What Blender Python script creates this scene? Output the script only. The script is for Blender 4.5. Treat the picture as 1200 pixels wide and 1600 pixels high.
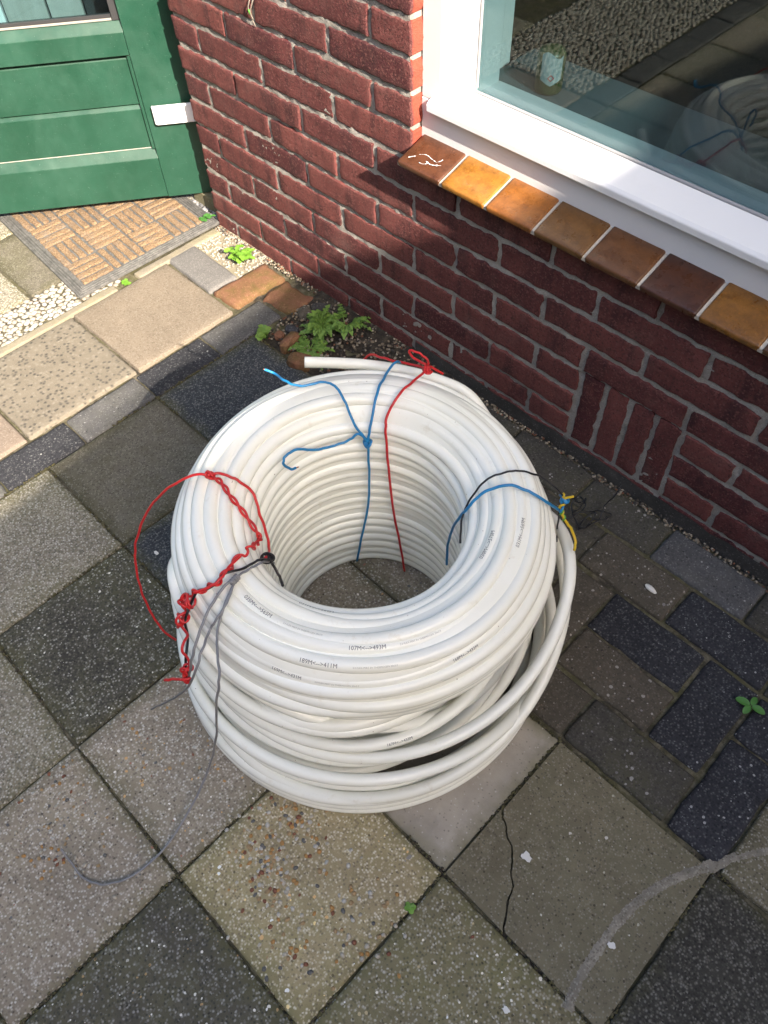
import bpy, bmesh, math, random
import numpy as np
from mathutils import Vector, Matrix, noise

for o in list(bpy.data.objects):
    bpy.data.objects.remove(o, do_unlink=True)
S = bpy.context.scene
COL = S.collection
R = math.radians
random.seed(7)

# ------------------------------------------------------------------ camera
cam = bpy.data.cameras.new('camera')
cam.sensor_fit = 'HORIZONTAL'
cam.sensor_width = 36.0
cam.lens = 36.0 * 1229.8 / 1200.0
cam.clip_start = 0.02
cam.clip_end = 500
camo = bpy.data.objects.new('camera', cam)
COL.objects.link(camo)
yaw, pitch, roll = -0.8272873, -0.9458825, -0.0523522
f = Vector((math.cos(pitch) * math.sin(yaw), math.cos(pitch) * math.cos(yaw), math.sin(pitch)))
r0 = Vector((math.cos(yaw), -math.sin(yaw), 0))
u0 = r0.cross(f)
cr = r0 * math.cos(roll) + u0 * math.sin(roll)
cu = -r0 * math.sin(roll) + u0 * math.cos(roll)
M = Matrix((cr, cu, -f)).transposed().to_4x4()
M.translation = Vector((1.0566446, 0.0756782, 1.3585345))
camo.matrix_world = M
S.camera = camo
S.render.resolution_x, S.render.resolution_y = 768, 1024

# ------------------------------------------------------------------ light
SUN = Vector((0.800, -0.206, 0.565)).normalized()
w = bpy.data.worlds.new('World')
S.world = w
w.use_nodes = True
nt = w.node_tree
bg = nt.nodes['Background']
sky = nt.nodes.new('ShaderNodeTexSky')
sky.sky_type = 'NISHITA'
sky.sun_disc = False
sky.sun_elevation = math.asin(SUN.z)
sky.sun_rotation = math.atan2(SUN.x, SUN.y)
sky.air_density = 1.0
sky.dust_density = 3.0
sky.ozone_density = 1.0
nt.links.new(sky.outputs[0], bg.inputs[0])
bg.inputs[1].default_value = 0.15
sl = bpy.data.lights.new('sun', 'SUN')
sl.energy = 4.7
sl.angle = R(0.55)
sl.color = (1.0, 0.90, 0.77)
so = bpy.data.objects.new('sun', sl)
so.rotation_euler = SUN.to_track_quat('Z', 'Y').to_euler()
so.location = (4, -1, 5)
COL.objects.link(so)
vs = S.view_settings
vs.view_transform = 'Standard'
vs.look = 'None'
vs.exposure = 1.74
vs.gamma = 1.0
vs.use_curve_mapping = False
vs.use_white_balance = True
vs.white_balance_temperature = 6650
vs.white_balance_tint = 10
S.render.engine = 'CYCLES'

# ------------------------------------------------------------------ helpers
def link(o, parent=None):
    COL.objects.link(o)
    if parent:
        o.parent = parent
    return o

def tag(o, label=None, cat=None, group=None, kind=None):
    if label: o['label'] = label
    if cat: o['category'] = cat
    if group: o['group'] = group
    if kind: o['kind'] = kind
    return o

def empty(name, loc=(0, 0, 0), parent=None):
    o = bpy.data.objects.new(name, None)
    o.location = loc
    o.empty_display_size = 0.05
    return link(o, parent)

def meshobj(name, verts, faces, mat, parent=None, smooth=False, loc=None, rot=None):
    me = bpy.data.meshes.new(name)
    me.from_pydata([tuple(v) for v in verts], [], [tuple(q) for q in faces])
    me.update()
    if smooth:
        me.polygons.foreach_set('use_smooth', [True] * len(me.polygons))
    if mat: me.materials.append(mat)
    o = bpy.data.objects.new(name, me)
    if loc is not None: o.location = loc
    if rot is not None: o.rotation_euler = rot
    link(o, parent)
    if parent is not None and (parent.type == 'EMPTY' or True):
        # geometry is given in world space unless loc is set: undo the parent's offset
        o.matrix_parent_inverse = world_of(parent).inverted()
    return o

def world_of(o):
    m = Matrix.LocRotScale(o.location, o.rotation_euler, o.scale)
    if o.parent:
        return world_of(o.parent) @ o.matrix_parent_inverse @ m
    return m

class MB:
    def __init__(s): s.v = []; s.f = []
    def add(s, verts, faces):
        b = len(s.v)
        s.v += [tuple(x) for x in verts]
        s.f += [tuple(i + b for i in q) for q in faces]
    def box(s, x0, x1, y0, y1, z0, z1):
        v = [(x, y, z) for z in (z0, z1) for y in (y0, y1) for x in (x0, x1)]
        s.add(v, [(0, 2, 3, 1), (4, 5, 7, 6), (0, 1, 5, 4), (2, 6, 7, 3), (0, 4, 6, 2), (1, 3, 7, 5)])
    def build(s, name, mat, parent=None, smooth=False, bevel=0, seg=2):
        o = meshobj(name, s.v, s.f, mat, parent, smooth)
        if bevel:
            bm = bmesh.new(); bm.from_mesh(o.data)
            bmesh.ops.recalc_face_normals(bm, faces=bm.faces)
            bmesh.ops.bevel(bm, geom=bm.edges[:], offset=bevel, segments=seg, affect='EDGES', profile=0.5)
            bm.to_mesh(o.data); bm.free()
        return o

def nz(x, y, z=0.0):
    return noise.noise(Vector((x, y, z)))

def block_mesh(L, W, H, b=0.004, seed=0.0, nx=None, ny=None, amp=0.0008, edge=0.0015, hf=None, escale=35):
    """A cast/fired block: top face at z=0 with worn rounded edges, sides down to -H."""
    nx = nx or max(5, int(L / 0.022)); ny = ny or max(4, int(W / 0.022))
    def axis(L, n):
        a = [-L / 2, -L / 2 + b * 0.35, -L / 2 + b, ]
        m = [-L / 2 + b + (L - 2 * b) * i / n for i in range(1, n)]
        return a + m + [L / 2 - b, L / 2 - b * 0.35, L / 2]
    X, Y = axis(L, nx), axis(W, ny)
    V = []; F = []
    for j, y in enumerate(Y):
        for i, x in enumerate(X):
            dx = min(i, len(X) - 1 - i); dy = min(j, len(Y) - 1 - j)
            d = min(dx, dy)
            z = {0: -b * 0.75, 1: -b * 0.22}.get(d, 0.0)
            if dx == 0 and dy == 0: z = -b * 1.5
            px, py = x, y
            if d < 3:
                w_ = (1.0, 0.8, 0.6)[d]
                e1 = edge * w_ * nz(x * escale + seed * 3.1, y * escale, seed)
                e2 = edge * w_ * nz(x * escale, y * escale + seed * 1.7, seed + 5)
                if dx < 3: px += e1
                if dy < 3: py += e2
                if dx == 0 and dy == 0:
                    px -= math.copysign(b * 0.35, x); py -= math.copysign(b * 0.35, y)
            z += amp * nz(x * 28 + seed, y * 28, seed) + amp * 0.8 * nz(x * 9, y * 9 + seed, seed)
            if hf: z += hf(x, y)
            V.append((px, py, z))
    n = len(X); m = len(Y)
    for j in range(m - 1):
        for i in range(n - 1):
            F.append((j * n + i, j * n + i + 1, (j + 1) * n + i + 1, (j + 1) * n + i))
    per = [i for i in range(n)] + [j * n + n - 1 for j in range(1, m)] + [(m - 1) * n + i for i in range(n - 2, -1, -1)] + [j * n for j in range(m - 2, 0, -1)]
    base = len(V)
    for k in per:
        V.append((V[k][0], V[k][1], -H))
    P = len(per)
    for k in range(P):
        k2 = (k + 1) % P
        F.append((per[k], base + k, base + k2, per[k2]))
    return V, F

def block(name, L, W, H, mat, parent, loc, rot=(0, 0, 0), **kw):
    V, F = block_mesh(L, W, H, **kw)
    return meshobj(name, V, F, mat, parent, True, loc, rot)

def catmull(P, n=8, closed=False):
    P = [np.array(p, float) for p in P]
    out = []
    N = len(P)
    for i in range(N if closed else N - 1):
        if closed:
            a, b, c, d = P[i - 1], P[i], P[(i + 1) % N], P[(i + 2) % N]
        else:
            b, c = P[i], P[i + 1]
            a = P[i - 1] if i > 0 else 2 * b - c
            d = P[i + 2] if i + 2 < N else 2 * c - b
        for k in range(n):
            t = k / n
            out.append(0.5 * ((2 * b) + (-a + c) * t + (2 * a - 5 * b + 4 * c - d) * t * t + (-a + 3 * b - 3 * c + d) * t ** 3))
    if not closed: out.append(P[-1])
    return np.array(out)

def tube(mb, P, r, n=8, closed=False, cap=True):
    P = np.asarray(P, float); N = len(P)
    T = np.roll(P, -1, 0) - np.roll(P, 1, 0)
    if not closed:
        T[0] = P[1] - P[0]; T[-1] = P[-1] - P[-2]
    T /= np.linalg.norm(T, axis=1)[:, None] + 1e-12
    ref = np.array([0, 0, 1.0]) if abs(T[0][2]) < 0.9 else np.array([1.0, 0, 0])
    U = np.cross(ref, T[0]); U /= np.linalg.norm(U)
    V = []; rr = r if hasattr(r, '__len__') else [r] * N
    for i in range(N):
        if closed:
            U = np.cross(np.array([0, 0, 1.0]), T[i])
        else:
            U = U - T[i] * (U @ T[i])
        U = U / (np.linalg.norm(U) + 1e-12)
        B = np.cross(T[i], U)
        for k in range(n):
            a = 2 * math.pi * k / n
            V.append(P[i] + rr[i] * (math.cos(a) * U + math.sin(a) * B))
    F = []
    for i in range(N if closed else N - 1):
        j = (i + 1) % N
        for k in range(n):
            k2 = (k + 1) % n
            F.append((i * n + k, i * n + k2, j * n + k2, j * n + k))
    if cap and not closed:
        F.append(tuple(range(n - 1, -1, -1)))
        F.append(tuple((N - 1) * n + k for k in range(n)))
    mb.add(V, F)

# ------------------------------------------------------------------ materials
class NT:
    def __init__(s, name):
        s.m = bpy.data.materials.new(name); s.m.use_nodes = True
        s.t = s.m.node_tree; s.b = s.t.nodes['Principled BSDF']
    def put(s, sock, v):
        if hasattr(v, 'is_output'): s.t.links.new(v, sock)
        elif isinstance(v, (tuple, list)):
            v = tuple(v)
            if sock.type == 'RGBA' and len(v) == 3: v = v + (1,)
            sock.default_value = v
        else: sock.default_value = v
    def node(s, typ, props=None, out=0, **ins):
        n = s.t.nodes.new('ShaderNode' + typ)
        for k, v in (props or {}).items(): setattr(n, k, v)
        for k, v in ins.items():
            k = k[1:] if k[0] == 'i' and k[1:].isdigit() else k.replace('_', ' ')
            s.put(n.inputs[int(k)] if k.isdigit() else n.inputs[k], v)
        return n.outputs[out]
    def pos(s): return s.node('NewGeometry')
    def obj(s): return s.node('TexCoord', out=3)
    def noise(s, scale, detail=3, rough=0.6, vec=None, out=0, dist=0.0):
        return s.node('TexNoise', out=out, Vector=vec or s.pos(), Scale=scale, Detail=detail, Roughness=rough, Distortion=dist)
    def voro(s, scale, vec=None, out=0, feat='F1', rnd=1.0):
        return s.node('TexVoronoi', {'feature': feat}, out=out, Vector=vec or s.pos(), Scale=scale, Randomness=rnd)
    def ramp(s, fac, stops, interp='LINEAR'):
        n = s.t.nodes.new('ShaderNodeValToRGB'); cr_ = n.color_ramp; cr_.interpolation = interp
        while len(cr_.elements) < len(stops): cr_.elements.new(0.5)
        for e, (p, c) in zip(cr_.elements, stops):
            e.position = p
            c = (c, c, c) if not hasattr(c, '__len__') else c
            e.color = tuple(c) + (1,)
        s.put(n.inputs[0], fac)
        return n.outputs[0]
    def mix(s, fac, a, b, mode='MIX'):
        n = s.t.nodes.new('ShaderNodeMix'); n.data_type = 'RGBA'; n.blend_type = mode
        s.put(n.inputs[0], fac); s.put(n.inputs[6], a); s.put(n.inputs[7], b)
        return n.outputs[2]
    def math(s, op, a, b=0.5, c=None, clamp=False):
        n = s.t.nodes.new('ShaderNodeMath'); n.operation = op; n.use_clamp = clamp
        s.put(n.inputs[0], a); s.put(n.inputs[1], b)
        if c is not None: s.put(n.inputs[2], c)
        return n.outputs[0]
    def scale(s, vec, xyz):
        return s.node('VectorMath', {'operation': 'MULTIPLY'}, i0=vec, i1=xyz)
    def addv(s, a, b):
        return s.node('VectorMath', {'operation': 'ADD'}, i0=a, i1=b)
    def sepx(s, col, i=0): return s.node('SeparateColor', out=i, Color=col)
    def bump(s, h, strength=0.5, dist=0.002, normal=None):
        n = s.t.nodes.new('ShaderNodeBump')
        s.put(n.inputs['Strength'], strength); s.put(n.inputs['Distance'], dist); s.put(n.inputs['Height'], h)
        if normal is not None: s.put(n.inputs['Normal'], normal)
        return n.outputs[0]
    def rnd(s): return s.node('ObjectInfo', out=5)
    def objcol(s): return s.node('ObjectInfo', out=1)
    def island(s): return s.node('NewGeometry', out=8)
    def fin(s, col=None, rough=None, normal=None, **kw):
        if col is not None: s.put(s.b.inputs['Base Color'], col)
        if rough is not None: s.put(s.b.inputs['Roughness'], rough)
        if normal is not None: s.put(s.b.inputs['Normal'], normal)
        for k, v in kw.items(): s.put(s.b.inputs[k.replace('_', ' ')], v)
        return s.m

def concrete(name, base, var=0.25, fine=(300, 0.35), fcol=((0.45, 0.43, 0.38), (0.03, 0.03, 0.03)),
             coarse=None, ccol=((0.5, 0.42, 0.3), (0.55, 0.54, 0.5), (0.25, 0.12, 0.08)), moss=0.0,
             mosscol=(0.09, 0.09, 0.03), rough=0.9, bump=0.6, stain=0.3, k=1.0, rim=None, rimcol=(0.07, 0.066, 0.03)):
    """cast concrete: blotches, stains, fine grit, exposed aggregate, pits and moss"""
    K = lambda c_: tuple(min(0.85, v * k) for v in c_)
    base = K(base); fcol = [K(q) for q in fcol]; ccol = [K(q) for q in ccol]; mosscol = K(mosscol)
    s = NT(name)
    rn_ = s.rnd()
    off = s.node('CombineXYZ', X=s.math('MULTIPLY', rn_, 37.0), Y=s.math('MULTIPLY', rn_, 91.0), Z=0.0)
    P = s.addv(s.pos(), off)
    big = s.noise(5.5, 4, 0.65, P)
    midn = s.t.nodes.new('ShaderNodeTexNoise'); s.put(midn.inputs['Vector'], P)
    midn.inputs['Scale'].default_value = 24; midn.inputs['Detail'].default_value = 4; midn.inputs['Roughness'].default_value = 0.72
    mid = midn.outputs[0]; mid2 = s.sepx(midn.outputs[1], 1); mid3 = s.sepx(midn.outputs[1], 2)
    c = s.mix(s.ramp(big, [(0.3, 0), (0.7, 1)]), tuple(v * (1 - var) for v in base), tuple(v * (1 + var) for v in base))
    c = s.mix(s.ramp(mid, [(0.35, 0), (0.75, stain)]), c, tuple(v * 0.45 for v in base))
    c = s.mix(s.ramp(mid2, [(0.52, 0), (0.75, stain)]), c, tuple(min(1, v * 1.6 + 0.02) for v in base))
    if moss:
        mf = s.math('MULTIPLY', s.ramp(s.math('ADD', s.math('MULTIPLY', big, 0.6), s.math('MULTIPLY', mid3, 0.4)), [(0.44, 0), (0.60, 1)]), moss)
        c = s.mix(mf, c, mosscol)
    if rim:      # dirt and moss creeping in from the joints
        ox = s.t.nodes.new('ShaderNodeSeparateXYZ'); s.put(ox.inputs[0], s.obj())
        ed = s.math('MAXIMUM', s.math('ABSOLUTE', ox.outputs[0], 0), s.math('ABSOLUTE', ox.outputs[1], 0))
        ed = s.math('ADD', ed, s.math('MULTIPLY', s.math('SUBTRACT', mid2, 0.5), 0.07))
        ed = s.math('ADD', ed, s.math('MULTIPLY', s.math('SUBTRACT', big, 0.5), 0.06))
        c = s.mix(s.ramp(s.math('MULTIPLY', s.math('SUBTRACT', ed, rim - 0.028), 25.0, clamp=True), [(0, 0), (1, 0.75)]), c, K(rimcol))
    def voro(scale, vec):
        n = s.t.nodes.new('ShaderNodeTexVoronoi'); s.put(n.inputs['Vector'], vec); n.inputs['Scale'].default_value = scale
        return n.outputs[0], n.outputs[1]
    vd, vc = voro(fine[0] * 1.15, s.addv(P, s.scale(midn.outputs[1], (0.004, 0.004, 0.0))))
    gm = s.math('GREATER_THAN', s.sepx(vc, 0), 1 - fine[1])
    vd = s.math('MULTIPLY', s.math('MULTIPLY', s.math('SUBTRACT', 0.72, vd), 1.25, clamp=True), gm, clamp=True)
    gc = s.ramp(s.sepx(vc, 1), [(i / len(fcol), q) for i, q in enumerate(fcol)], 'CONSTANT')
    c = s.mix(vd, c, gc)
    hh = s.math('ADD', s.math('MULTIPLY', s.noise(300, 3, 0.75, P), 0.9), s.math('MULTIPLY', s.noise(30, 2, 0.7, P), 0.8))
    if coarse:
        wv = s.addv(P, s.scale(midn.outputs[1], (0.008, 0.008, 0.0)))
        cd, cc = voro(coarse[0], wv)
        cl = s.ramp(s.math('ADD', s.math('MULTIPLY', big, 0.5), s.math('MULTIPLY', mid2, 0.5)), [(0.44, 0.3), (0.56, 1)])
        lim2 = s.math('MULTIPLY', s.ramp(s.sepx(cc, 0), [(0.0, 0), (1 - coarse[1], 0), (1.0, 0.5)]), cl)
        cm = s.math('LESS_THAN', cd, lim2)
        cgc = s.ramp(s.sepx(cc, 2), [(i / len(ccol), q) for i, q in enumerate(ccol)], 'CONSTANT')
        c = s.mix(cm, c, cgc)
        pm = s.math('GREATER_THAN', s.sepx(cc, 1), 0.93)
        pm = s.math('MULTIPLY', pm, s.math('LESS_THAN', cd, 0.28))
        c = s.mix(s.math('MULTIPLY', pm, 0.75), c, tuple(v * 0.25 for v in base))
    return s.fin(c, rough, s.bump(hh, bump, 0.0024), Specular_IOR_Level=0.3)

WHITE_G = ((0.55, 0.53, 0.48), (0.30, 0.28, 0.25), (0.62, 0.6, 0.56), (0.02, 0.02, 0.02))
MT = {}  # front and left slab colours are raised in place of stronger sky light
MT['smooth'] = concrete('smooth grey concrete', (0.180, 0.160, 0.125), 0.12, (260, 0.45), ((0.30, 0.28, 0.23), (0.045, 0.042, 0.036)), moss=0.35, bump=0.4, stain=0.25, k=0.8, rim=0.149)
MT['smooth3'] = concrete('weathered grey concrete', (0.178, 0.154, 0.100), 0.25, (250, 0.55), ((0.30, 0.28, 0.23), (0.06, 0.056, 0.046), (0.42, 0.40, 0.35)), coarse=(150, 0.075), ccol=((0.55, 0.53, 0.47), (0.4, 0.38, 0.3)), moss=0.45, mosscol=(0.12, 0.115, 0.07), bump=0.5, stain=0.35, rim=0.149, k=1.026)
MT['smooth4'] = concrete('cracked grey concrete', (0.178, 0.154, 0.100), 0.25, (270, 0.38), ((0.25, 0.23, 0.18), (0.07, 0.064, 0.05), (0.30, 0.28, 0.23)), coarse=(150, 0.075), ccol=((0.55, 0.53, 0.47), (0.4, 0.38, 0.3)), moss=0.45, mosscol=(0.12, 0.115, 0.07), bump=0.5, stain=0.35, k=1.026)
MT['darkwarm'] = concrete('washed black concrete with tan grit', (0.045, 0.042, 0.034), 0.25, (230, 0.9), ((0.015, 0.015, 0.014), (0.15, 0.14, 0.115), (0.07, 0.066, 0.055), (0.2, 0.19, 0.165)), bump=0.9, stain=0.2, k=1.2, rim=0.149)
MT['smooth2'] = concrete('pale trowelled concrete', (0.205, 0.182, 0.150), 0.16, (300, 0.06), ((0.3, 0.28, 0.25), (0.08, 0.07, 0.06)), bump=0.25, stain=0.25, k=1.85, rim=0.149)
MT['grain'] = concrete('grainy grey concrete', (0.155, 0.138, 0.105), 0.25, (220, 0.85), ((0.33, 0.31, 0.26), (0.05, 0.047, 0.04), (0.24, 0.22, 0.19), (0.42, 0.40, 0.36)), moss=0.25, bump=0.8, stain=0.3, rim=0.149, k=1.485)
MT['dark'] = concrete('washed black concrete', (0.032, 0.036, 0.041), 0.25, (240, 0.9), ((0.012, 0.013, 0.016), (0.12, 0.12, 0.115), (0.05, 0.052, 0.056), (0.19, 0.185, 0.17)), bump=0.9, stain=0.2, k=1.35, rim=0.149)
MT['darkmoss'] = concrete('black concrete with pale grit', (0.058, 0.054, 0.042), 0.3, (210, 0.85), ((0.16, 0.15, 0.12), (0.02, 0.02, 0.02), (0.10, 0.095, 0.075), (0.36, 0.35, 0.31)), coarse=(180, 0.150), ccol=((0.5, 0.49, 0.45), (0.3, 0.29, 0.26), (0.6, 0.58, 0.52)), moss=0.3, bump=0.9, k=1.25, rim=0.149)
MT['pebble'] = concrete('worn concrete with golden pebbles', (0.185, 0.150, 0.086), 0.22, (230, 0.6), ((0.30, 0.26, 0.19), (0.07, 0.06, 0.045), (0.4, 0.37, 0.3)), coarse=(135, 0.16), ccol=((0.34, 0.22, 0.10), (0.5, 0.47, 0.4), (0.19, 0.10, 0.06), (0.13, 0.12, 0.11), (0.45, 0.33, 0.16)), moss=0.45, mosscol=(0.125, 0.115, 0.05), bump=0.7, stain=0.3, rim=0.149, k=2.030)
MT['pebble2'] = concrete('grey mauve concrete with pebbles', (0.180, 0.152, 0.116), 0.22, (230, 0.6), ((0.31, 0.28, 0.24), (0.07, 0.06, 0.055), (0.42, 0.40, 0.36)), coarse=(150, 0.120), ccol=((0.5, 0.47, 0.42), (0.36, 0.22, 0.1), (0.2, 0.1, 0.07), (0.09, 0.09, 0.09)), moss=0.15, bump=0.7, stain=0.3, rim=0.149, k=1.650)
MT['blackgrit'] = concrete('dark worn concrete with white grit', (0.070, 0.064, 0.050), 0.4, (220, 0.65), ((0.14, 0.135, 0.12), (0.025, 0.025, 0.024), (0.3, 0.29, 0.27)), coarse=(165, 0.210), ccol=((0.55, 0.53, 0.48), (0.34, 0.32, 0.28), (0.6, 0.58, 0.55), (0.3, 0.2, 0.1)), moss=0.3, bump=0.8, k=1.3, rim=0.149)
MT['olive'] = concrete('mossy grey concrete with pale grit', (0.132, 0.114, 0.066), 0.3, (220, 0.6), ((0.24, 0.22, 0.17), (0.05, 0.045, 0.035), (0.36, 0.34, 0.3)), coarse=(150, 0.135), ccol=((0.5, 0.47, 0.4), (0.6, 0.58, 0.5), (0.3, 0.24, 0.14)), moss=0.6, mosscol=(0.10, 0.095, 0.04), bump=0.7, rim=0.149, k=1.650)
MT['beige'] = concrete('pale beige concrete', (0.33, 0.27, 0.205), 0.10, (240, 0.7), ((0.46, 0.4, 0.32), (0.19, 0.145, 0.10), (0.4, 0.33, 0.25)), bump=0.6, stain=0.18, k=0.572)
MT['dapple'] = concrete('beige concrete with dark chippings', (0.33, 0.285, 0.22), 0.10, (105, 0.62), ((0.035, 0.036, 0.042), (0.40, 0.35, 0.28), (0.06, 0.06, 0.062), (0.44, 0.39, 0.31)), bump=0.8, stain=0.15, k=0.559)
MT['pink'] = concrete('pinkish concrete', (0.36, 0.285, 0.225), 0.12, (300, 0.4), ((0.5, 0.42, 0.34), (0.22, 0.16, 0.12)), bump=0.6, k=0.622)
MT['paver_grey'] = concrete('light grey paver concrete', (0.235, 0.225, 0.215), 0.08, (320, 0.45), ((0.40, 0.38, 0.35), (0.14, 0.13, 0.12), (0.4, 0.38, 0.35)), bump=0.5, stain=0.12, k=0.619)
MT['paver_blue'] = concrete('blue black paver concrete', (0.042, 0.043, 0.050), 0.2, (230, 0.7), ((0.018, 0.019, 0.022), (0.085, 0.088, 0.095), (0.19, 0.19, 0.19)), coarse=(170, 0.180), ccol=((0.45, 0.45, 0.44), (0.2, 0.2, 0.2)), bump=0.7, stain=0.2, k=0.72)
MT['paver_mid'] = concrete('grey paver with exposed chippings', (0.070, 0.064, 0.054), 0.2, (240, 0.6), ((0.035, 0.033, 0.03), (0.13, 0.125, 0.11), (0.09, 0.085, 0.075)), coarse=(125, 0.540), ccol=((0.30, 0.29, 0.27), (0.17, 0.165, 0.16), (0.38, 0.35, 0.3), (0.13, 0.12, 0.11)), moss=0.25, bump=0.8, k=0.95)
MT['paver_tan'] = concrete('brown paver with pale chippings', (0.085, 0.073, 0.055), 0.2, (240, 0.5), ((0.05, 0.044, 0.035), (0.15, 0.135, 0.11)), coarse=(135, 0.6), ccol=((0.30, 0.28, 0.25), (0.2, 0.19, 0.18), (0.36, 0.33, 0.28), (0.14, 0.11, 0.08)), bump=0.8, k=1.000)
MT['paver_edge'] = concrete('slate grey paver concrete', (0.098, 0.096, 0.096), 0.15, (250, 0.55), ((0.05, 0.05, 0.052), (0.19, 0.185, 0.18), (0.12, 0.12, 0.12)), coarse=(140, 0.22), ccol=((0.32, 0.31, 0.3), (0.22, 0.22, 0.22)), moss=0.15, bump=0.7)
MT['render'] = concrete('cement render', (0.060, 0.056, 0.052), 0.3, (300, 0.2), ((0.2, 0.19, 0.18), (0.03, 0.03, 0.03)), bump=0.7, stain=0.5)
MT['mortar'] = concrete('grey mortar', (0.37, 0.345, 0.31), 0.15, (420, 0.35), ((0.5, 0.47, 0.42), (0.2, 0.185, 0.165)), bump=0.9, stain=0.35, k=0.925)
MT['grout'] = concrete('cream grout', (0.50, 0.45, 0.38), 0.1, (500, 0.2), ((0.6, 0.56, 0.5), (0.25, 0.2, 0.15)), bump=0.4)
MT['kerb'] = concrete('cream concrete kerb', (0.40, 0.35, 0.27), 0.12, (300, 0.3), ((0.5, 0.45, 0.36), (0.3, 0.25, 0.17)), moss=0.3, mosscol=(0.38, 0.34, 0.12), bump=0.7, k=0.605)
MT['redfrag'] = concrete('old orange brick', (0.31, 0.145, 0.085), 0.2, (300, 0.2), ((0.45, 0.25, 0.15), (0.15, 0.05, 0.03)), moss=0.75, mosscol=(0.13, 0.11, 0.025), bump=0.6, stain=0.3, k=0.680)

# joint sand and soil
s = NT('joint sand and moss')
P = s.pos()
c = s.mix(s.ramp(s.noise(9, 4, 0.6), [(0.35, 0), (0.6, 1)]), (0.040, 0.033, 0.024), (0.085, 0.078, 0.035))
c = s.mix(s.ramp(s.noise(60, 4, 0.7), [(0.45, 0), (0.7, 0.8)]), c, (0.19, 0.165, 0.115))
MT['joint'] = s.fin(c, 0.95, s.bump(s.noise(220, 4, 0.7), 0.9, 0.004))
s = NT('dark garden soil')
c = s.mix(s.ramp(s.noise(70, 5, 0.7), [(0.35, 0), (0.7, 1)]), (0.020, 0.016, 0.012), (0.085, 0.068, 0.046))
MT['soil'] = s.fin(c, 0.97, s.bump(s.noise(160, 5, 0.75), 1.0, 0.01))
s = NT('grit')
c = s.ramp(s.island(), [(0, (0.10, 0.08, 0.06)), (0.25, (0.2, 0.16, 0.11)), (0.5, (0.05, 0.045, 0.04)), (0.7, (0.3, 0.26, 0.2)), (0.9, (0.16, 0.07, 0.04))], 'CONSTANT')
MT['grit'] = s.fin(c, 0.9)
s = NT('white pebbles')
c = s.ramp(s.island(), [(0, (0.32, 0.295, 0.25)), (0.4, (0.38, 0.355, 0.31)), (0.8, (0.25, 0.215, 0.17)), (1, (0.41, 0.385, 0.345))])
c = s.mix(s.ramp(s.noise(180, 3, 0.6), [(0.5, 0), (0.8, 0.35)]), c, (0.38, 0.33, 0.25))
MT['wpebble'] = s.fin(c, 0.75, s.bump(s.noise(500, 3, 0.6), 0.4, 0.001))
s = NT('grey gravel')
c = s.ramp(s.island(), [(0, (0.15, 0.15, 0.16)), (0.5, (0.26, 0.26, 0.27)), (1, (0.1, 0.1, 0.105))])
MT['ggravel'] = s.fin(c, 0.85, s.bump(s.noise(400, 3, 0.6), 0.4, 0.001))
s = NT('gold pebbles')
c = s.ramp(s.island(), [(0, (0.42, 0.22, 0.07)), (0.2, (0.45, 0.40, 0.32)), (0.4, (0.2, 0.075, 0.04)), (0.52, (0.36, 0.24, 0.12)), (0.7, (0.12, 0.115, 0.11)), (0.82, (0.48, 0.45, 0.4))], 'CONSTANT')
MT['gpebble'] = s.fin(c, 0.6)

# wall brick: per-brick tone, vertical firing streaks, pits
def brick_mat(name, a, b, d, rev=1.0):
    s = NT(name)
    off = s.node('CombineXYZ', X=s.math('MULTIPLY', s.rnd(), 53.0), Y=0.0, Z=s.math('MULTIPLY', s.rnd(), 29.0))
    P = s.addv(s.pos(), off)
    c = s.mix(s.rnd(), a, b)
    c = s.mix(s.ramp(s.noise(1.0, 3, 0.6, s.scale(P, (26, 26, 3.5))), [(0.5, 0), (0.66, 0.75)]), c, d)
    c = s.mix(s.ramp(s.noise(1.0, 4, 0.6, s.addv(s.scale(P, (14, 14, 9)), (4, 4, 4))), [(0.52, 0), (0.75, 0.5)]), c, tuple(min(1, v * 1.7) for v in a))
    c = s.mix(s.ramp(s.noise(260, 4, 0.7, P), [(0.52, 0), (0.72, 0.55)]), c, tuple(v * 0.35 for v in d))
    c = s.mix(s.ramp(s.noise(330, 2, 0.7, s.addv(P, (2, 3, 1))), [(0.66, 0), (0.74, 0.5)]), c, (0.36, 0.24, 0.19))
    c = s.mix(s.ramp(s.noise(7.0, 4, 0.7, s.pos()), [(0.56, 0), (0.74, 0.45)]), c, (0.20, 0.115, 0.10))
    c = s.mix(s.ramp(s.noise(34, 3, 0.7, P), [(0.60, 0), (0.72, 0.5)]), c, (0.030, 0.018, 0.018))
    h = s.math('ADD', s.math('MULTIPLY', s.noise(80, 3, 0.8, P), 0.7), s.math('MULTIPLY', s.noise(290, 3, 0.8, P), 0.9))
    bv = s.t.nodes.new('ShaderNodeTexVoronoi'); s.put(bv.inputs['Vector'], P); bv.inputs['Scale'].default_value = 330
    c = s.mix(s.math('MULTIPLY', s.math('GREATER_THAN', s.sepx(bv.outputs[1], 0), 0.66), 0.55), c, s.mix(s.sepx(bv.outputs[1], 1), (0.020, 0.009, 0.010), (0.26, 0.105, 0.09)))
    # fired skin on the face only; the ends show fresh red clay
    oz = s.t.nodes.new('ShaderNodeSeparateXYZ'); s.put(oz.inputs[0], s.obj())
    c = s.mix(s.ramp(s.math('MULTIPLY', oz.outputs[2], -60.0, clamp=True), [(0.25, 0), (0.6, 0.9)]), c, (0.34, 0.070, 0.042))
    return s.fin(c, 0.82, s.bump(h, 1.0, 0.0036), Specular_IOR_Level=0.3)
MT['brick'] = brick_mat('dark red brick', (0.185, 0.057, 0.050), (0.082, 0.022, 0.025), (0.048, 0.017, 0.020))

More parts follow.
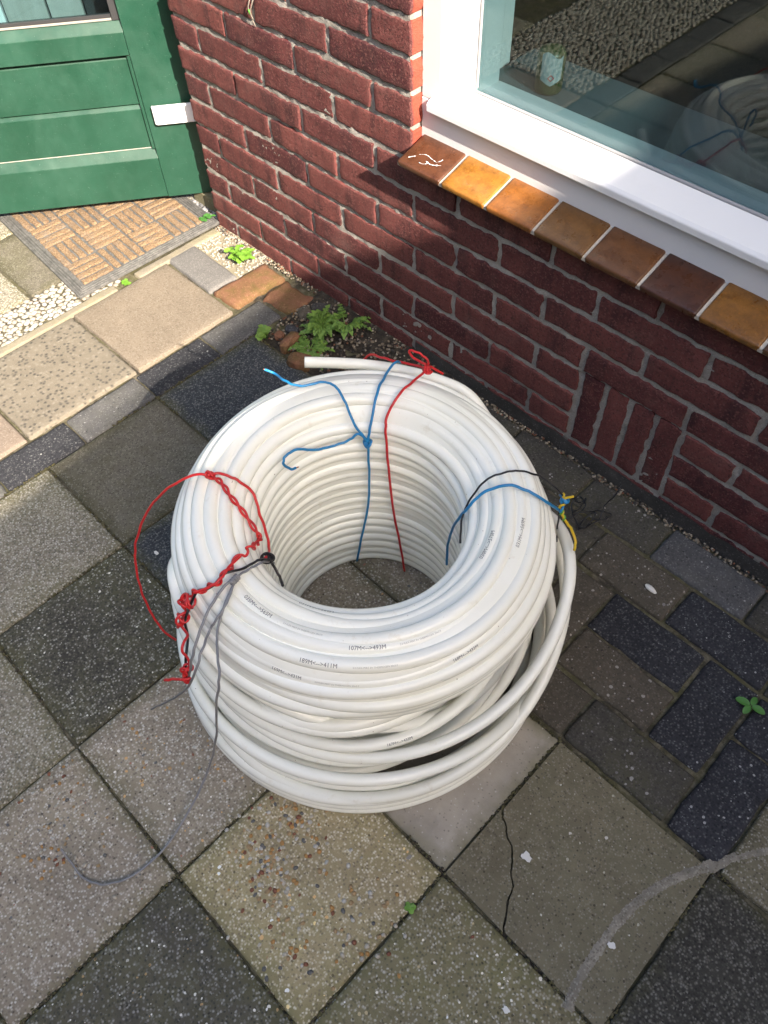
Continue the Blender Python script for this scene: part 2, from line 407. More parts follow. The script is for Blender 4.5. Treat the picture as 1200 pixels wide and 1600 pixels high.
s = NT('glazed brown tile')
P = s.pos()
bc = s.objcol()
c = s.mix(s.ramp(s.noise(45, 5, 0.8), [(0.42, 0), (0.66, 0.65)]), bc, s.mix(1.0, bc, (0.35, 0.28, 0.22), 'MULTIPLY'))
c = s.mix(s.ramp(s.noise(240, 3, 0.7), [(0.55, 0), (0.75, 0.5)]), c, s.mix(1.0, bc, (1.9, 1.6, 1.2), 'MULTIPLY'))
MT['tile'] = s.fin(c, s.ramp(s.noise(40, 3, 0.6), [(0.3, 0.22), (0.7, 0.42)]), s.bump(s.noise(110, 4, 0.6), 0.25, 0.002))

s = NT('white paint')
c = s.mix(s.ramp(s.noise(18, 5, 0.7), [(0.55, 0), (0.8, 0.25)]), (0.74, 0.745, 0.76), (0.62, 0.62, 0.62))
MT['paint'] = s.fin(c, 0.38, s.bump(s.noise(1.0, 4, 0.6, s.scale(P if False else s.pos(), (12, 220, 220))), 0.18, 0.001))
s = NT('grey glazing gasket'); MT['gasket'] = s.fin((0.30, 0.30, 0.31), 0.6)
s = NT('green door paint')
c = s.mix(s.ramp(s.noise(7, 5, 0.65), [(0.35, 0), (0.7, 1)]), (0.010, 0.049, 0.029), (0.018, 0.068, 0.044))
c = s.mix(s.ramp(s.noise(300, 2, 0.6), [(0.70, 0), (0.76, 0.45)]), c, (0.26, 0.36, 0.30))
c = s.mix(s.ramp(s.noise(1.0, 4, 0.7, s.scale(s.pos(), (30, 30, 220))), [(0.62, 0), (0.8, 0.12)]), c, (0.2, 0.3, 0.24))
c = s.mix(s.ramp(s.noise(1.0, 4, 0.7, s.scale(s.pos(), (5, 5, 3))), [(0.5, 0), (0.75, 0.4)]), c, (0.05, 0.115, 0.085))
MT['green'] = s.fin(c, s.ramp(s.noise(25, 4, 0.6), [(0.3, 0.30), (0.7, 0.5)]), s.bump(s.noise(150, 3, 0.6), 0.08, 0.001))
s = NT('silver trim'); MT['trim'] = s.fin((0.30, 0.28, 0.25), 0.5)
s = NT('dark trim'); MT['darktrim'] = s.fin((0.03, 0.03, 0.032), 0.6)
s = NT('white plastic'); MT['wplastic'] = s.fin((0.80, 0.80, 0.82), 0.35)
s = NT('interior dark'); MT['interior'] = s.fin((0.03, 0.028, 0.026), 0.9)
s = NT('grey plank')
MT['plank'] = s.fin(s.mix(s.noise(1.0, 4, 0.6, s.scale(s.pos(), (60, 60, 5))), (0.28, 0.27, 0.24), (0.42, 0.41, 0.40)), 0.7)

def glass(name, tint, amt):
    s = NT(name)
    t = s.t
    fc = s.node('LayerWeight', out=1, Blend=0.5)
    fr = s.math('ADD', s.math('MULTIPLY', s.math('POWER', fc, 5.0), 0.96), 0.04)
    tr = t.nodes.new('ShaderNodeBsdfTransparent'); tr.inputs[0].default_value = tint + (1,)
    gl = t.nodes.new('ShaderNodeBsdfGlossy'); gl.inputs['Roughness'].default_value = 0.0; gl.inputs[0].default_value = (0.95, 0.98, 0.97, 1)
    mx = t.nodes.new('ShaderNodeMixShader')
    s.put(mx.inputs[0], s.math('MULTIPLY', fr, amt, clamp=True))
    t.links.new(tr.outputs[0], mx.inputs[1]); t.links.new(gl.outputs[0], mx.inputs[2])
    t.links.new(mx.outputs[0], t.nodes['Material Output'].inputs[0])
    return s.m
MT['glass'] = glass('window glass', (0.66, 0.77, 0.785), 1.2)

# pipe: milky polyethylene
s = NT('milky white pipe')
c = s.mix(s.ramp(s.noise(7, 4, 0.6), [(0.35, 0), (0.7, 1)]), (0.875, 0.875, 0.795), (0.86, 0.848, 0.73))
c = s.mix(s.ramp(s.noise(40, 4, 0.75), [(0.60, 0), (0.76, 0.4)]), c, (0.66, 0.59, 0.44))
c = s.mix(s.ramp(s.noise(190, 2, 0.5), [(0.765, 0), (0.785, 0.85)]), c, (0.22, 0.15, 0.10))
MT['pipe'] = s.fin(c, 0.25, s.bump(s.noise(90, 3, 0.6), 0.06, 0.001))
s = NT('black print'); MT['ink'] = s.fin((0.10, 0.10, 0.105), 0.6)
s = NT('pale print'); MT['ink2'] = s.fin((0.36, 0.345, 0.31), 0.6)
def plastic(name, col, rough=0.4):
    s = NT(name); return s.fin(s.mix(s.ramp(s.noise(90, 3, 0.6), [(0.4, 0), (0.7, 0.35)]), col, tuple(v * 0.7 for v in col)), rough)
MT['wred'] = plastic('red wire insulation', (0.56, 0.018, 0.020))
MT['wblue'] = plastic('blue wire insulation', (0.012, 0.20, 0.44))
MT['wgray'] = plastic('grey wire insulation', (0.20, 0.20, 0.205))
MT['wblack'] = plastic('black wire insulation', (0.010, 0.010, 0.012))
MT['wyellow'] = plastic('yellow wire insulation', (0.62, 0.42, 0.02))
MT['wgreen'] = plastic('green wire insulation', (0.10, 0.36, 0.05))
s = NT('copper'); MT['copper'] = s.fin((0.55, 0.25, 0.12), 0.35, Metallic=1.0)
def leafm(name, a, b):
    s = NT(name)
    c = s.mix(s.island(), a, b)
    c = s.mix(s.ramp(s.noise(120, 3, 0.6), [(0.5, 0), (0.8, 0.4)]), c, tuple(v * 0.55 for v in a))
    return s.fin(c, 0.5, s.bump(s.noise(260, 3, 0.6), 0.3, 0.001))
MT['leaf'] = leafm('ferny leaf', (0.085, 0.18, 0.028), (0.17, 0.28, 0.05))
MT['leaf2'] = leafm('clover leaf', (0.10, 0.24, 0.022), (0.17, 0.33, 0.04))
MT['leaf3'] = leafm('dark leaf', (0.045, 0.15, 0.03), (0.07, 0.2, 0.04))
s = NT('coir')
P = s.pos()
c = s.mix(s.ramp(s.noise(1.0, 4, 0.7, s.scale(P, (240, 240, 240))), [(0.35, 0), (0.68, 1)]), (0.16, 0.092, 0.050), (0.38, 0.265, 0.155))
c = s.mix(s.ramp(s.noise(30, 4, 0.7), [(0.5, 0), (0.72, 0.6)]), c, (0.20, 0.17, 0.145))
MT['coir'] = s.fin(c, 0.95, s.bump(s.math('ADD', s.noise(330, 4, 0.8), s.voro(190, feat='F1')), 1.0, 0.004))
s = NT('weathered rubber')
c = s.mix(s.ramp(s.noise(70, 5, 0.75), [(0.4, 0), (0.7, 1)]), (0.075, 0.073, 0.07), (0.165, 0.16, 0.15))
MT['rubber'] = s.fin(c, 0.85, s.bump(s.noise(260, 4, 0.7), 0.6, 0.002))
s = NT('shell'); MT['shell'] = s.fin((0.72, 0.70, 0.65), 0.5)
s = NT('label white'); MT['labelw'] = s.fin((0.40, 0.43, 0.44), 0.5)
s = NT('label red'); MT['labelr'] = s.fin((0.6, 0.02, 0.02), 0.5)
s = NT('bottle green'); MT['bottle'] = s.fin((0.055, 0.07, 0.02), 0.35)
# plain coursed brickwork for surfaces beyond the frame
s = NT('coursed brickwork')
P = s.pos()
sep = s.t.nodes.new('ShaderNodeSeparateXYZ'); s.put(sep.inputs[0], P)
vec = s.node('CombineXYZ', X=s.math('ADD', sep.outputs[0], sep.outputs[1]), Y=sep.outputs[2], Z=0.0)
bt = s.t.nodes.new('ShaderNodeTexBrick')
s.put(bt.inputs['Vector'], vec); bt.inputs['Color1'].default_value = (0.17, 0.055, 0.042, 1); bt.inputs['Color2'].default_value = (0.11, 0.04, 0.034, 1)
bt.inputs['Mortar'].default_value = (0.2, 0.19, 0.165, 1); bt.inputs['Scale'].default_value = 1.0
bt.inputs['Brick Width'].default_value = 0.2315; bt.inputs['Row Height'].default_value = 0.0646; bt.inputs['Mortar Size'].default_value = 0.005
MT['brickwork'] = s.fin(s.mix(s.noise(150, 3, 0.6), bt.outputs[0], s.mix(1.0, bt.outputs[0], (0.6, 0.6, 0.6), 'MULTIPLY')), 0.85, s.bump(s.math('SUBTRACT', s.noise(90, 4, 0.6), bt.outputs[1]), 0.6, 0.004))

s = NT('dark stained wood')
MT['blocker_wood'] = s.fin(s.mix(s.noise(1.0, 4, 0.6, s.scale(s.pos(), (60, 60, 4))), (0.05, 0.038, 0.028), (0.09, 0.068, 0.05)), 0.8)

s = NT('bluish stone board'); MT['board'] = s.fin(s.mix(s.noise(20, 3, 0.6), (0.10, 0.12, 0.135), (0.13, 0.15, 0.165)), 0.5)

MT['arc'] = concrete('worn mortar trace', (0.205, 0.185, 0.148), 0.2, (260, 0.5), ((0.32, 0.30, 0.25), (0.10, 0.09, 0.07)), bump=0.8, stain=0.6, k=1.2)
s = NT('joint moss')
MT['moss'] = s.fin(s.ramp(s.island(), [(0, (0.045, 0.042, 0.018)), (0.4, (0.085, 0.078, 0.03)), (0.7, (0.05, 0.04, 0.028)), (1, (0.13, 0.12, 0.06))]), 0.95)
s = NT('dull twine'); MT['twine'] = s.fin((0.22, 0.19, 0.16), 0.8)

# ================================================================== ground and paving
mb = MB()
mb.add([(-40, -40, -0.06), (40, -40, -0.06), (40, 40, -0.06), (-40, 40, -0.06)], [(0, 1, 2, 3)])
tag(mb.build('ground', MT['soil']), kind='structure')

def grid(x0, x1, y0, y1, nx, ny, fz):
    V = [(x0 + (x1 - x0) * i / nx, y0 + (y1 - y0) * j / ny) for j in range(ny + 1) for i in range(nx + 1)]
    V = [(x, y, fz(x, y)) for x, y in V]
    F = [(j * (nx + 1) + i, j * (nx + 1) + i + 1, (j + 1) * (nx + 1) + i + 1, (j + 1) * (nx + 1) + i) for j in range(ny) for i in range(nx)]
    return V, F

V, F = grid(-0.41, 2.45, -1.82, 1.16, 140, 140, lambda x, y: -0.0075 + 0.0025 * nz(x * 30, y * 30) + 0.002 * nz(x * 7, y * 7, 3))
patio = tag(meshobj('patio_paving', V, F, MT['joint'], None, True), kind='structure')

SEED = [1.0]
def slab(x0, x1, y0, y1, mat, name='slab', z=None, g=0.002, parent=None, th=0.045, b=0.005, hf=None, n=None, edge=0.0022, rz=None):
    SEED[0] += 1.37; sd = SEED[0]
    rnd = random.Random(int(sd * 100))
    z = rnd.uniform(-0.0018, 0.0018) if z is None else z
    L, W = x1 - x0 - 2 * g, y1 - y0 - 2 * g
    o = block(name, L, W, th, MT[mat], parent or patio, ((x0 + x1) / 2, (y0 + y1) / 2, z),
              (rnd.uniform(-.006, .006), rnd.uniform(-.006, .006), rnd.uniform(-.006, .006) if rz is None else rz),
              b=b, seed=sd, edge=edge, hf=hf, nx=n, ny=n, amp=0.0007)
    return o

T = 0.302
kinds = {(-1, 1): 'smooth', (-1, 2): 'dark', (-1, 0): 'grain', (0, 0): 'darkmoss', (0, 1): 'dark', (0, -1): 'grain',
         (1, 0): 'pebble2', (1, -1): 'pebble2', (2, 0): 'pebble', (2, -1): 'blackgrit', (2, 1): 'smooth2',
         (3, 0): 'olive', (4, 1): 'darkwarm', (1, 1): 'pebble2', (0, 2): 'grain', (1, 2): 'pebble2', (3, -1): 'olive', (4, 0): 'grain', (2, -2): 'smooth', (1, -2): 'grain'}
fill = ['smooth', 'grain', 'olive', 'blackgrit', 'pebble2', 'grain']
def chip(x, y):
    # two spalled hollows in the pale slab
    h = 0
    for cx, cy, rr, dp in ((0.080, -0.118, 0.034, 0.0030), (0.118, 0.112, 0.028, 0.0022), (0.052, -0.136, 0.014, 0.0018)):
        d = math.hypot(x - cx, y - cy) / (rr * (1 + 0.35 * nz(x * 60, y * 60, 2)))
        if d < 1: h -= dp * min(1, (1 - d) * 2.2) * (0.75 + 0.45 * nz(x * 90, y * 90, 1))
    return h
slabs = {}
for i in range(-1, 8):
    for j in range(-6, 3):
        if j == 2 and i >= 2: continue
        if (i, j) == (3, 1): continue
        m = kinds.get((i, j)) or fill[(i * 5 + j * 3) % 6]
        kw = {}
        if (i, j) == (2, 1): kw = dict(hf=chip, n=64)
        slabs[i, j] = slab(i * T, (i + 1) * T, j * T, (j + 1) * T, m, **kw)
slabs[2, 1]['label'] = 'pale trowelled slab with two spalled hollows'
slabs[2, 0]['label'] = 'worn slab with exposed golden pebbles'

# the cracked slab: two pieces with a real gap
crack = [(0.908, 0.446), (0.918, 0.434), (0.930, 0.428), (0.944, 0.414), (0.957, 0.409), (0.969, 0.396), (0.981, 0.379), (0.999, 0.362), (1.003, 0.345), (1.015, 0.327), (1.022, 0.312), (1.028, 0.304)]
def prism(name, poly, mat, z, th, parent, bev=0.0006):
    bm = bmesh.new()
    vs_ = [bm.verts.new((x, y, z)) for x, y in poly]
    fc = bm.faces.new(vs_)
    if fc.normal.z < 0: fc.normal_flip()
    bm.normal_update()
    r_ = bmesh.ops.extrude_face_region(bm, geom=[fc])
    nv = [e for e in r_['geom'] if isinstance(e, bmesh.types.BMVert)]
    for v in nv: v.co.z = z
    for v in vs_: v.co.z = z - th
    bmesh.ops.recalc_face_normals(bm, faces=bm.faces)
    te = [e for e in bm.edges if all(abs(v.co.z - z) < 1e-6 for v in e.verts)]
    bmesh.ops.bevel(bm, geom=te, offset=bev, segments=2, affect='EDGES', profile=0.5, clamp_overlap=True)
    me = bpy.data.meshes.new(name); bm.to_mesh(me); bm.free()
    me.materials.append(mat)
    o = bpy.data.objects.new(name, me); link(o, parent)
    if parent: o.matrix_parent_inverse = world_of(parent).inverted()
    return o
ck = catmull([(x, y, 0) for x, y in crack], 6)[:, :2]
nn_ = len(ck); pa, pb = [(0.908, 0.304)], []
for i_ in range(nn_ - 1, -1, -1):
    jx, jy = .0016 * nz(i_ * .9, 1.5), .0016 * nz(i_ * .9, 7.5); g = .0007 + .0011 * abs(nz(i_ * .37, 4.4)) + (.002 if i_ < 9 else 0) * abs(nz(i_ * .6, 2))
    pa.append((ck[i_][0] + jx - g, ck[i_][1] + jy - g)); pb.insert(0, (ck[i_][0] + jx + g, ck[i_][1] + jy + g))
pb += [(1.206, 0.304), (1.206, 0.602), (0.908, 0.602)]
prism('slab_piece', pa, MT['smooth4'], 0.0012, 0.045, patio)
cs = prism('slab_piece', pb, MT['smooth4'], 0.0, 0.045, patio)
cs['label'] = 'larger piece of the cracked slab with a mortar arc'
# arc of old mortar left on the slab
V = []
AC = catmull([(1.158, .292, 0), (1.149, .326, 0), (1.144, .379, 0), (1.145, .46, 0), (1.164, .536, 0), (1.200, .606, 0), (1.253, .690, 0), (1.33, .77, 0)], 30)
for k, p in enumerate(AC):
    t_ = AC[min(k + 1, len(AC) - 1)] - AC[max(k - 1, 0)]; t_ /= np.linalg.norm(t_)
    for wd in (-1, -0.35, 0.35, 1):
        ww = (0.0085 + 0.004 * nz(k * 0.15, 3)) * wd + 0.0035 * nz(k * 0.7, wd * 3) + .002 * nz(k * 1.9, wd)
        zz = 0.0008 + (-0.0012 if abs(wd) == 1 else 0.0004 + 0.0009 * nz(k * 0.5, wd))
        V.append((p[0] - t_[1] * ww, p[1] + t_[0] * ww, zz))
F = [(k * 4 + q, k * 4 + q + 1, (k + 1) * 4 + q + 1, (k + 1) * 4 + q) for k in range(len(AC) - 1) for q in range(3)]
meshobj('mortar_smear', V, F, MT['arc'], patio, True)

# pavers laid by the wall (200 x 100 mm)
PV = [(.40, .60, 1.03, 1.128, 'paver_mid'), (.20, .40, 1.03, 1.128, 'paver_mid'), (.60, .80, 1.032, 1.128, 'paver_mid'), (.80, 1.01, 1.032, 1.128, 'paver_edge'), (1.01, 1.21, 1.032, 1.128, 'paver_mid'), (1.21, 1.41, 1.032, 1.128, 'paver_blue'), (1.41, 1.61, 1.032, 1.128, 'paver_mid'), (1.61, 1.81, 1.032, 1.128, 'paver_edge'),
      (.30, .50, .925, 1.027, 'paver_mid'), (.50, .702, .922, 1.027, 'paver_mid'), (.702, .902, .925, 1.027, 'paver_tan'), (.904, 1.108, .927, 1.027, 'paver_blue'), (1.11, 1.31, .927, 1.027, 'paver_mid'), (1.31, 1.51, .927, 1.027, 'paver_blue'), (1.51, 1.71, .927, 1.027, 'paver_mid'),
      (.702, .80, .717, .918, 'paver_tan'), (.802, 1.003, .82, .922, 'paver_blue'), (.803, 1.004, .719, .817, 'paver_tan'), (1.007, 1.109, .719, .923, 'paver_blue'),
      (.70, .90, .612, .714, 'paver_tan'), (.902, 1.111, .612, .714, 'paver_mid'), (1.114, 1.212, .611, .817, 'paver_blue'), (1.113, 1.315, .82, .922, 'paver_blue'), (1.317, 1.517, .82, .922, 'paver_mid'),
      (.606, .70, .612, .815, 'paver_tan'), (.606, .70, .817, .918, 'paver_mid'), (1.52, 1.72, .82, .922, 'paver_edge')]
for q in PV:
    slab(*q[:4], q[4], 'paver', b=0.007, edge=0.003, g=0.002, th=0.06)
slab(1.214, 1.512, .608, .815, 'smooth3', 'slab')
slab(1.514, 1.812, .608, .815, 'grain', 'slab')
# edging pavers along the slabs
ek = ['paver_edge', 'paver_blue', 'paver_edge', 'paver_blue', 'paver_edge', 'paver_edge', 'paver_edge', 'paver_edge', 'paver_edge', 'paver_edge', 'paver_edge']
for k in range(11):
    y1 = 1.005 - 0.2 * k
    slab(-0.402, -0.304, y1 - 0.2, y1, ek[k], 'paver', b=0.007, edge=0.0025, th=0.06)
slab(-0.708, -0.406, .622, .925, 'beige', z=0.004)['label'] = 'pale beige concrete slab in the sun'
slab(-0.708, -0.408, .316, .619, 'dapple', z=0.003)['label'] = 'beige slab flecked with dark chippings'
slab(-0.708, -0.408, .010, .313, 'pink', z=0.002)
slab(-0.722, -0.514, .930, 1.028, 'paver_grey', 'paver', b=0.009, z=0.004, rz=R(-1.5))
slab(-0.512, -0.412, .934, 1.112, 'redfrag', 'brick', b=0.014, edge=0.010, z=0.006, rz=R(-2), th=0.06)['label'] = 'old orange brick with green moss, set flat'
slab(-0.405, -0.282, 1.012, 1.108, 'redfrag', 'brick', b=0.014, edge=0.012, z=0.004, rz=R(4), th=0.06)['label'] = 'smaller mossy old brick beside the soil patch'
# kerb strip under the mat edge
slab(-0.738, -0.711, .34, .765, 'kerb', 'kerb_strip', z=0.003, b=0.004, edge=0.005, g=0.0)
slab(-0.738, -0.711, .835, 1.115, 'kerb', 'kerb_strip', z=0.003, b=0.004, edge=0.005, g=0.0)

# path beside the patio: grey slabs and white pebble concrete
V, F = grid(-2.2, -0.41, -1.82, 1.5, 60, 60, lambda x, y: -0.0075 + 0.002 * nz(x * 20, y * 20))
path = tag(meshobj('path', V, F, MT['joint'], None, True), kind='structure')
for i in range(3):
    for j in range(7):
        if j >= 5 and i == 0: continue
        slab(-1.165 - 0.302 * i, -0.865 - 0.302 * i, .588 + 0.302 * (1 - j), .886 + 0.302 * (1 - j), ['grain', 'smooth3', 'smooth', 'grain'][(i + 2 * j) % 4], parent=path, z=-0.001)

def ico(sub):
    bm = bmesh.new(); bmesh.ops.create_icosphere(bm, subdivisions=sub, radius=1.0)
    v = [tuple(x.co) for x in bm.verts]; bm.verts.index_update()
    fcs = [tuple(x.index for x in q.verts) for q in bm.faces]; bm.free()
    return v, fcs
IV, IF = ico(1)
def pebbles(name, pts, mat, parent, sz, flat=0.5, z=0.0, asp=(0.75, 1.35), seed=1, sink=0.25):
    rnd = random.Random(seed); mb = MB()
    for p in pts:
        x, y = p[0], p[1]; zz = p[2] if len(p) > 2 else z
        a = rnd.uniform(0, math.pi); s0 = sz * rnd.uniform(0.8, 1.2); k = rnd.uniform(*asp)
        sx, sy, s_z = s0 * k, s0 / k ** 0.5, s0 * flat * rnd.uniform(.8, 1.2)
        ca, sa = math.cos(a), math.sin(a); j = [rnd.uniform(.86, 1.12) for _ in IV]
        vv = []
        for (vx, vy, vz), q in zip(IV, j):
            X, Y, Z = vx * sx * q, vy * sy * q, vz * s_z * q
            vv.append((x + ca * X - sa * Y, y + sa * X + ca * Y, zz + s_z * (1 - 2 * sink) + Z))
        mb.add(vv, IF)
    o = mb.build(name, mat, parent, True)
    o['kind'] = 'stuff'
    return o
def hexpts(x0, x1, y0, y1, d, seed, jit=0.28):
    rnd = random.Random(seed); out = []; row = 0; y = y0
    while y < y1:
        x = x0 + (d / 2 if row % 2 else 0)
        while x < x1:
            out.append((x + rnd.uniform(-jit, jit) * d, y + rnd.uniform(-jit, jit) * d)); x += d
        y += d * 0.87; row += 1
    return out
pebbles('pebble_surface', hexpts(-0.862, -0.742, -0.02, 0.80, 0.0155, 3), MT['wpebble'], path, 0.0088, 0.45, -0.007, seed=4)
pebbles('pebble_surface', hexpts(-0.862, -0.412, -1.75, -0.01, 0.0185, 5), MT['wpebble'], path, 0.0103, 0.45, -0.007, seed=6)
pebbles('gravel', [(x, y) for x, y in hexpts(-1.0, -0.755, 1.08, 1.34, 0.012, 8) if not (x > -0.76)], MT['ggravel'], path, 0.0075, 0.7, -0.004, seed=9)
V, F = grid(-0.745, -0.50, 1.015, 1.15, 40, 22, lambda x, y: -0.0035 + 0.002 * nz(x * 60, y * 60))
meshobj('sand_patch', V, F, MT['kerb'], patio, True)
rn = random.Random(12)
pebbles('gravel', [(rn.uniform(-.74, -.50), rn.uniform(1.03, 1.135)) for _ in range(420)], MT['wpebble'], patio, 0.0036, 0.6, -0.003, seed=2)
# exposed pebbles in the worn slabs
def cluster(cx, cy, r_, n, seed):
    rnd = random.Random(seed)
    return [(cx + rnd.gauss(0, r_), cy + rnd.gauss(0, r_ * .7), 0.0002) for _ in range(n)]
pebbles('exposed_pebbles', cluster(.40, .09, .030, 80, 1) + cluster(.47, .16, .03, 45, 2), MT['gpebble'], slabs[1, 0], 0.0038, 0.3, 0, seed=3)
pebbles('exposed_pebbles', cluster(.69, .115, .04, 130, 4) + cluster(.67, .19, .03, 60, 5) + cluster(.85, .16, .05, 60, 6) + cluster(.80, .05, .04, 30, 7), MT['gpebble'], slabs[2, 0], 0.0038, 0.3, 0, seed=8)
pebbles('exposed_pebbles', [q for q in cluster(.43, -.12, .05, 60, 9) + cluster(.35, -.05, .05, 40, 10) if .31 < q[0] < .6 and q[1] < -.01], MT['gpebble'], slabs[1, -1], 0.0032, 0.3, 0, seed=11)

# moss and dirt along the joints
rn = random.Random(31); jp = []
for i in range(-1, 5):
    for k in range(420):
        a_ = rn.uniform(-.45, .906 if i < 3 else .604); q_ = (i * T + rn.gauss(0, .0016), a_, -.0035)
        if nz(q_[0] * 6, a_ * 6, 8) > -.05: jp.append(q_)
for j in range(-1, 4):
    for k in range(520):
        a_ = rn.uniform(-.302, 1.4); q_ = (a_, j * T + rn.gauss(0, .0016), -.0035)
        if nz(a_ * 6, q_[1] * 6, 3) > -.05 and not (j == 3 and a_ > 0): jp.append(q_)
pebbles('joint_moss', jp, MT['moss'], patio, 0.0026, 0.8, 0.0, seed=33)
# soil patch at the foot of the wall
V, F = grid(-0.30, 0.24, 0.912, 1.165, 60, 30, lambda x, y: -0.006 + 0.009 * nz(x * 14, y * 14, 1) + 0.005 * nz(x * 45, y * 45, 2) + 0.010 * max(0, (y - 1.0) / .15))
soil = tag(meshobj('soil_patch', V, F, MT['soil'], None, True), kind='structure')
rn = random.Random(21)
pebbles('grit', [(rn.uniform(-.29, .2), rn.uniform(.92, 1.14), 0.002) for _ in range(1100)], MT['grit'], soil, 0.0036, 0.7, 0.0, seed=22)
pebbles('moss_grit', [(rn.uniform(-.75, 1.9), 1.131 + rn.uniform(-.012, .006), -0.002) for _ in range(1500)], MT['grit'], patio, 0.0032, 0.7, 0.0, seed=23)

# ================================================================== house
house = tag(empty('house', (0, 1.3, 0)), 'dark red brick house corner with green door and white framed window', 'house')
WY = 1.140
XL, XR = -0.752, 0.030
def wallgrid(x0, x1, z0, z1):
    nx, nzz = int((x1 - x0) / 0.006), int((z1 - z0) / 0.006)
    V, F = grid(x0, x1, z0, z1, nx, nzz, lambda x, z: 0)
    V = [(x, WY + 0.0040 + 0.0028 * nz(x * 60, z * 60, 1) + 0.0028 * nz(x * 8, z * 8, 6) + 0.0022 * nz(x * 160, z * 160, 4), z) for x, z, _ in V]
    return V, F
mw = MB()
mw.add(*wallgrid(XL + .004, XR - .003, -0.05, 1.26))
mw.add(*wallgrid(XR - .003, 1.92, -0.05, 0.505))
mw.box(XL + .005, XR - .004, WY + .012, WY + .24, -0.06, 1.26)
mw.box(XR - .002, 1.92, WY + .012, WY + .24, -0.06, 0.500)
wall = mw.build('wall', MT['mortar'], house, True)
wall['label'] = 'brick wall of dark red stretchers in grey mortar'
RX = R(90)
def brick(x0, x1, z0, z1, parent=wall, seed=None, y=None):
    SEED[0] += 1.37; sd = SEED[0]; rnd = random.Random(int(sd * 77))
    L, W = x1 - x0, z1 - z0
    yy = WY + rnd.uniform(-.0018, .0018) if y is None else y
    return block('brick', L, W, 0.098, MT['brick'], parent, ((x0 + x1) / 2, yy, (z0 + z1) / 2),
                 (RX + rnd.uniform(-.012, .012), rnd.uniform(-.008, .008), rnd.uniform(-.006, .006)),
                 b=0.0024, seed=sd, edge=0.0050, amp=0.0011, escale=62, nx=max(6, int(L / .012)), ny=max(5, int(W / .011)))
CP, JT = 0.0646, 0.0122
for k in range(0, 19):
    zc = 0.0105 + CP * k
    z0, z1 = zc - (CP - JT) / 2, zc + (CP - JT) / 2
    first = -0.656 if k % 2 == 0 else -0.536
    js = [first + 0.2313 * m for m in range(-1, 13)]
    xr = XR if zc > 0.50 else 1.90
    ed = [XL] + [j for j in js if XL + .03 < j < xr - .03] + [xr]
    for a, b_ in zip(ed[:-1], ed[1:]):
        x0 = a if a == XL else a + JT / 2
        x1 = b_ if b_ == xr else b_ - JT / 2
        if 1 <= k <= 3:                      # four soldiers replace these courses
            if x0 >= 0.50 and x1 <= 0.742: continue
            if x0 < 0.505 < x1: x1 = 0.500 - JT / 2 + .003
            if x0 < 0.737 < x1: x0 = 0.737 + JT / 2
            if x1 - x0 < 0.02 or (x0 > .5 and x1 < .742): continue
        brick(x0, x1, z0, z1)
for q in range(4):
    brick(0.5055 + JT / 2 + 0.0577 * q, 0.5055 - JT / 2 + 0.0577 * (q + 1), 0.0475, 0.236)
# cement smear over the lowest course
V, F = grid(0.05, 1.9, -0.02, 0.038, 200, 10, lambda x, z: 0)
V = [(x, WY - 0.0035 - 0.004 * max(0, nz(x * 9, 3) + .3) * (1 - (z + .02) / .058) + 0.001 * nz(x * 70, z * 70), z + 0.006 * nz(x * 18, 7) * (z > .02)) for x, z, _ in V]
meshobj('cement_smear', V, F, MT['render'], house, True)
mb = MB(); mb.box(XL, XR, WY + .002, WY + .24, 1.245, 2.75); mb.box(XR, 2.2, WY + .002, WY + .24, 2.05, 2.75); mb.box(1.95, 5.6, WY + .002, WY + .24, -.05, 2.75)
mb.build('upper_wall', MT['brickwork'], house)
# small twist of wire in a joint
mb = MB(); tube(mb, catmull([(-.424, 1.150, .69), (-.422, 1.136, .672), (-.427, 1.133, .655), (-.422, 1.134, .640), (-.418, 1.138, .622)], 5), 0.0013, 6)
tube(mb, catmull([(-.410, 1.150, .695), (-.412, 1.136, .672), (-.420, 1.132, .650), (-.418, 1.135, .636)], 5), 0.0012, 6)
st = tag(mb.build('wire_stub', MT['twine'], None, True), 'pale wire stub poking from a joint of the brick wall', 'wire')
mb = MB(); tube(mb, [(-.4245, 1.1325, .6545), (-.4225, 1.133, .646)], 0.0026, 7); mb.build('green_sleeve', MT['wgreen'], st, True)

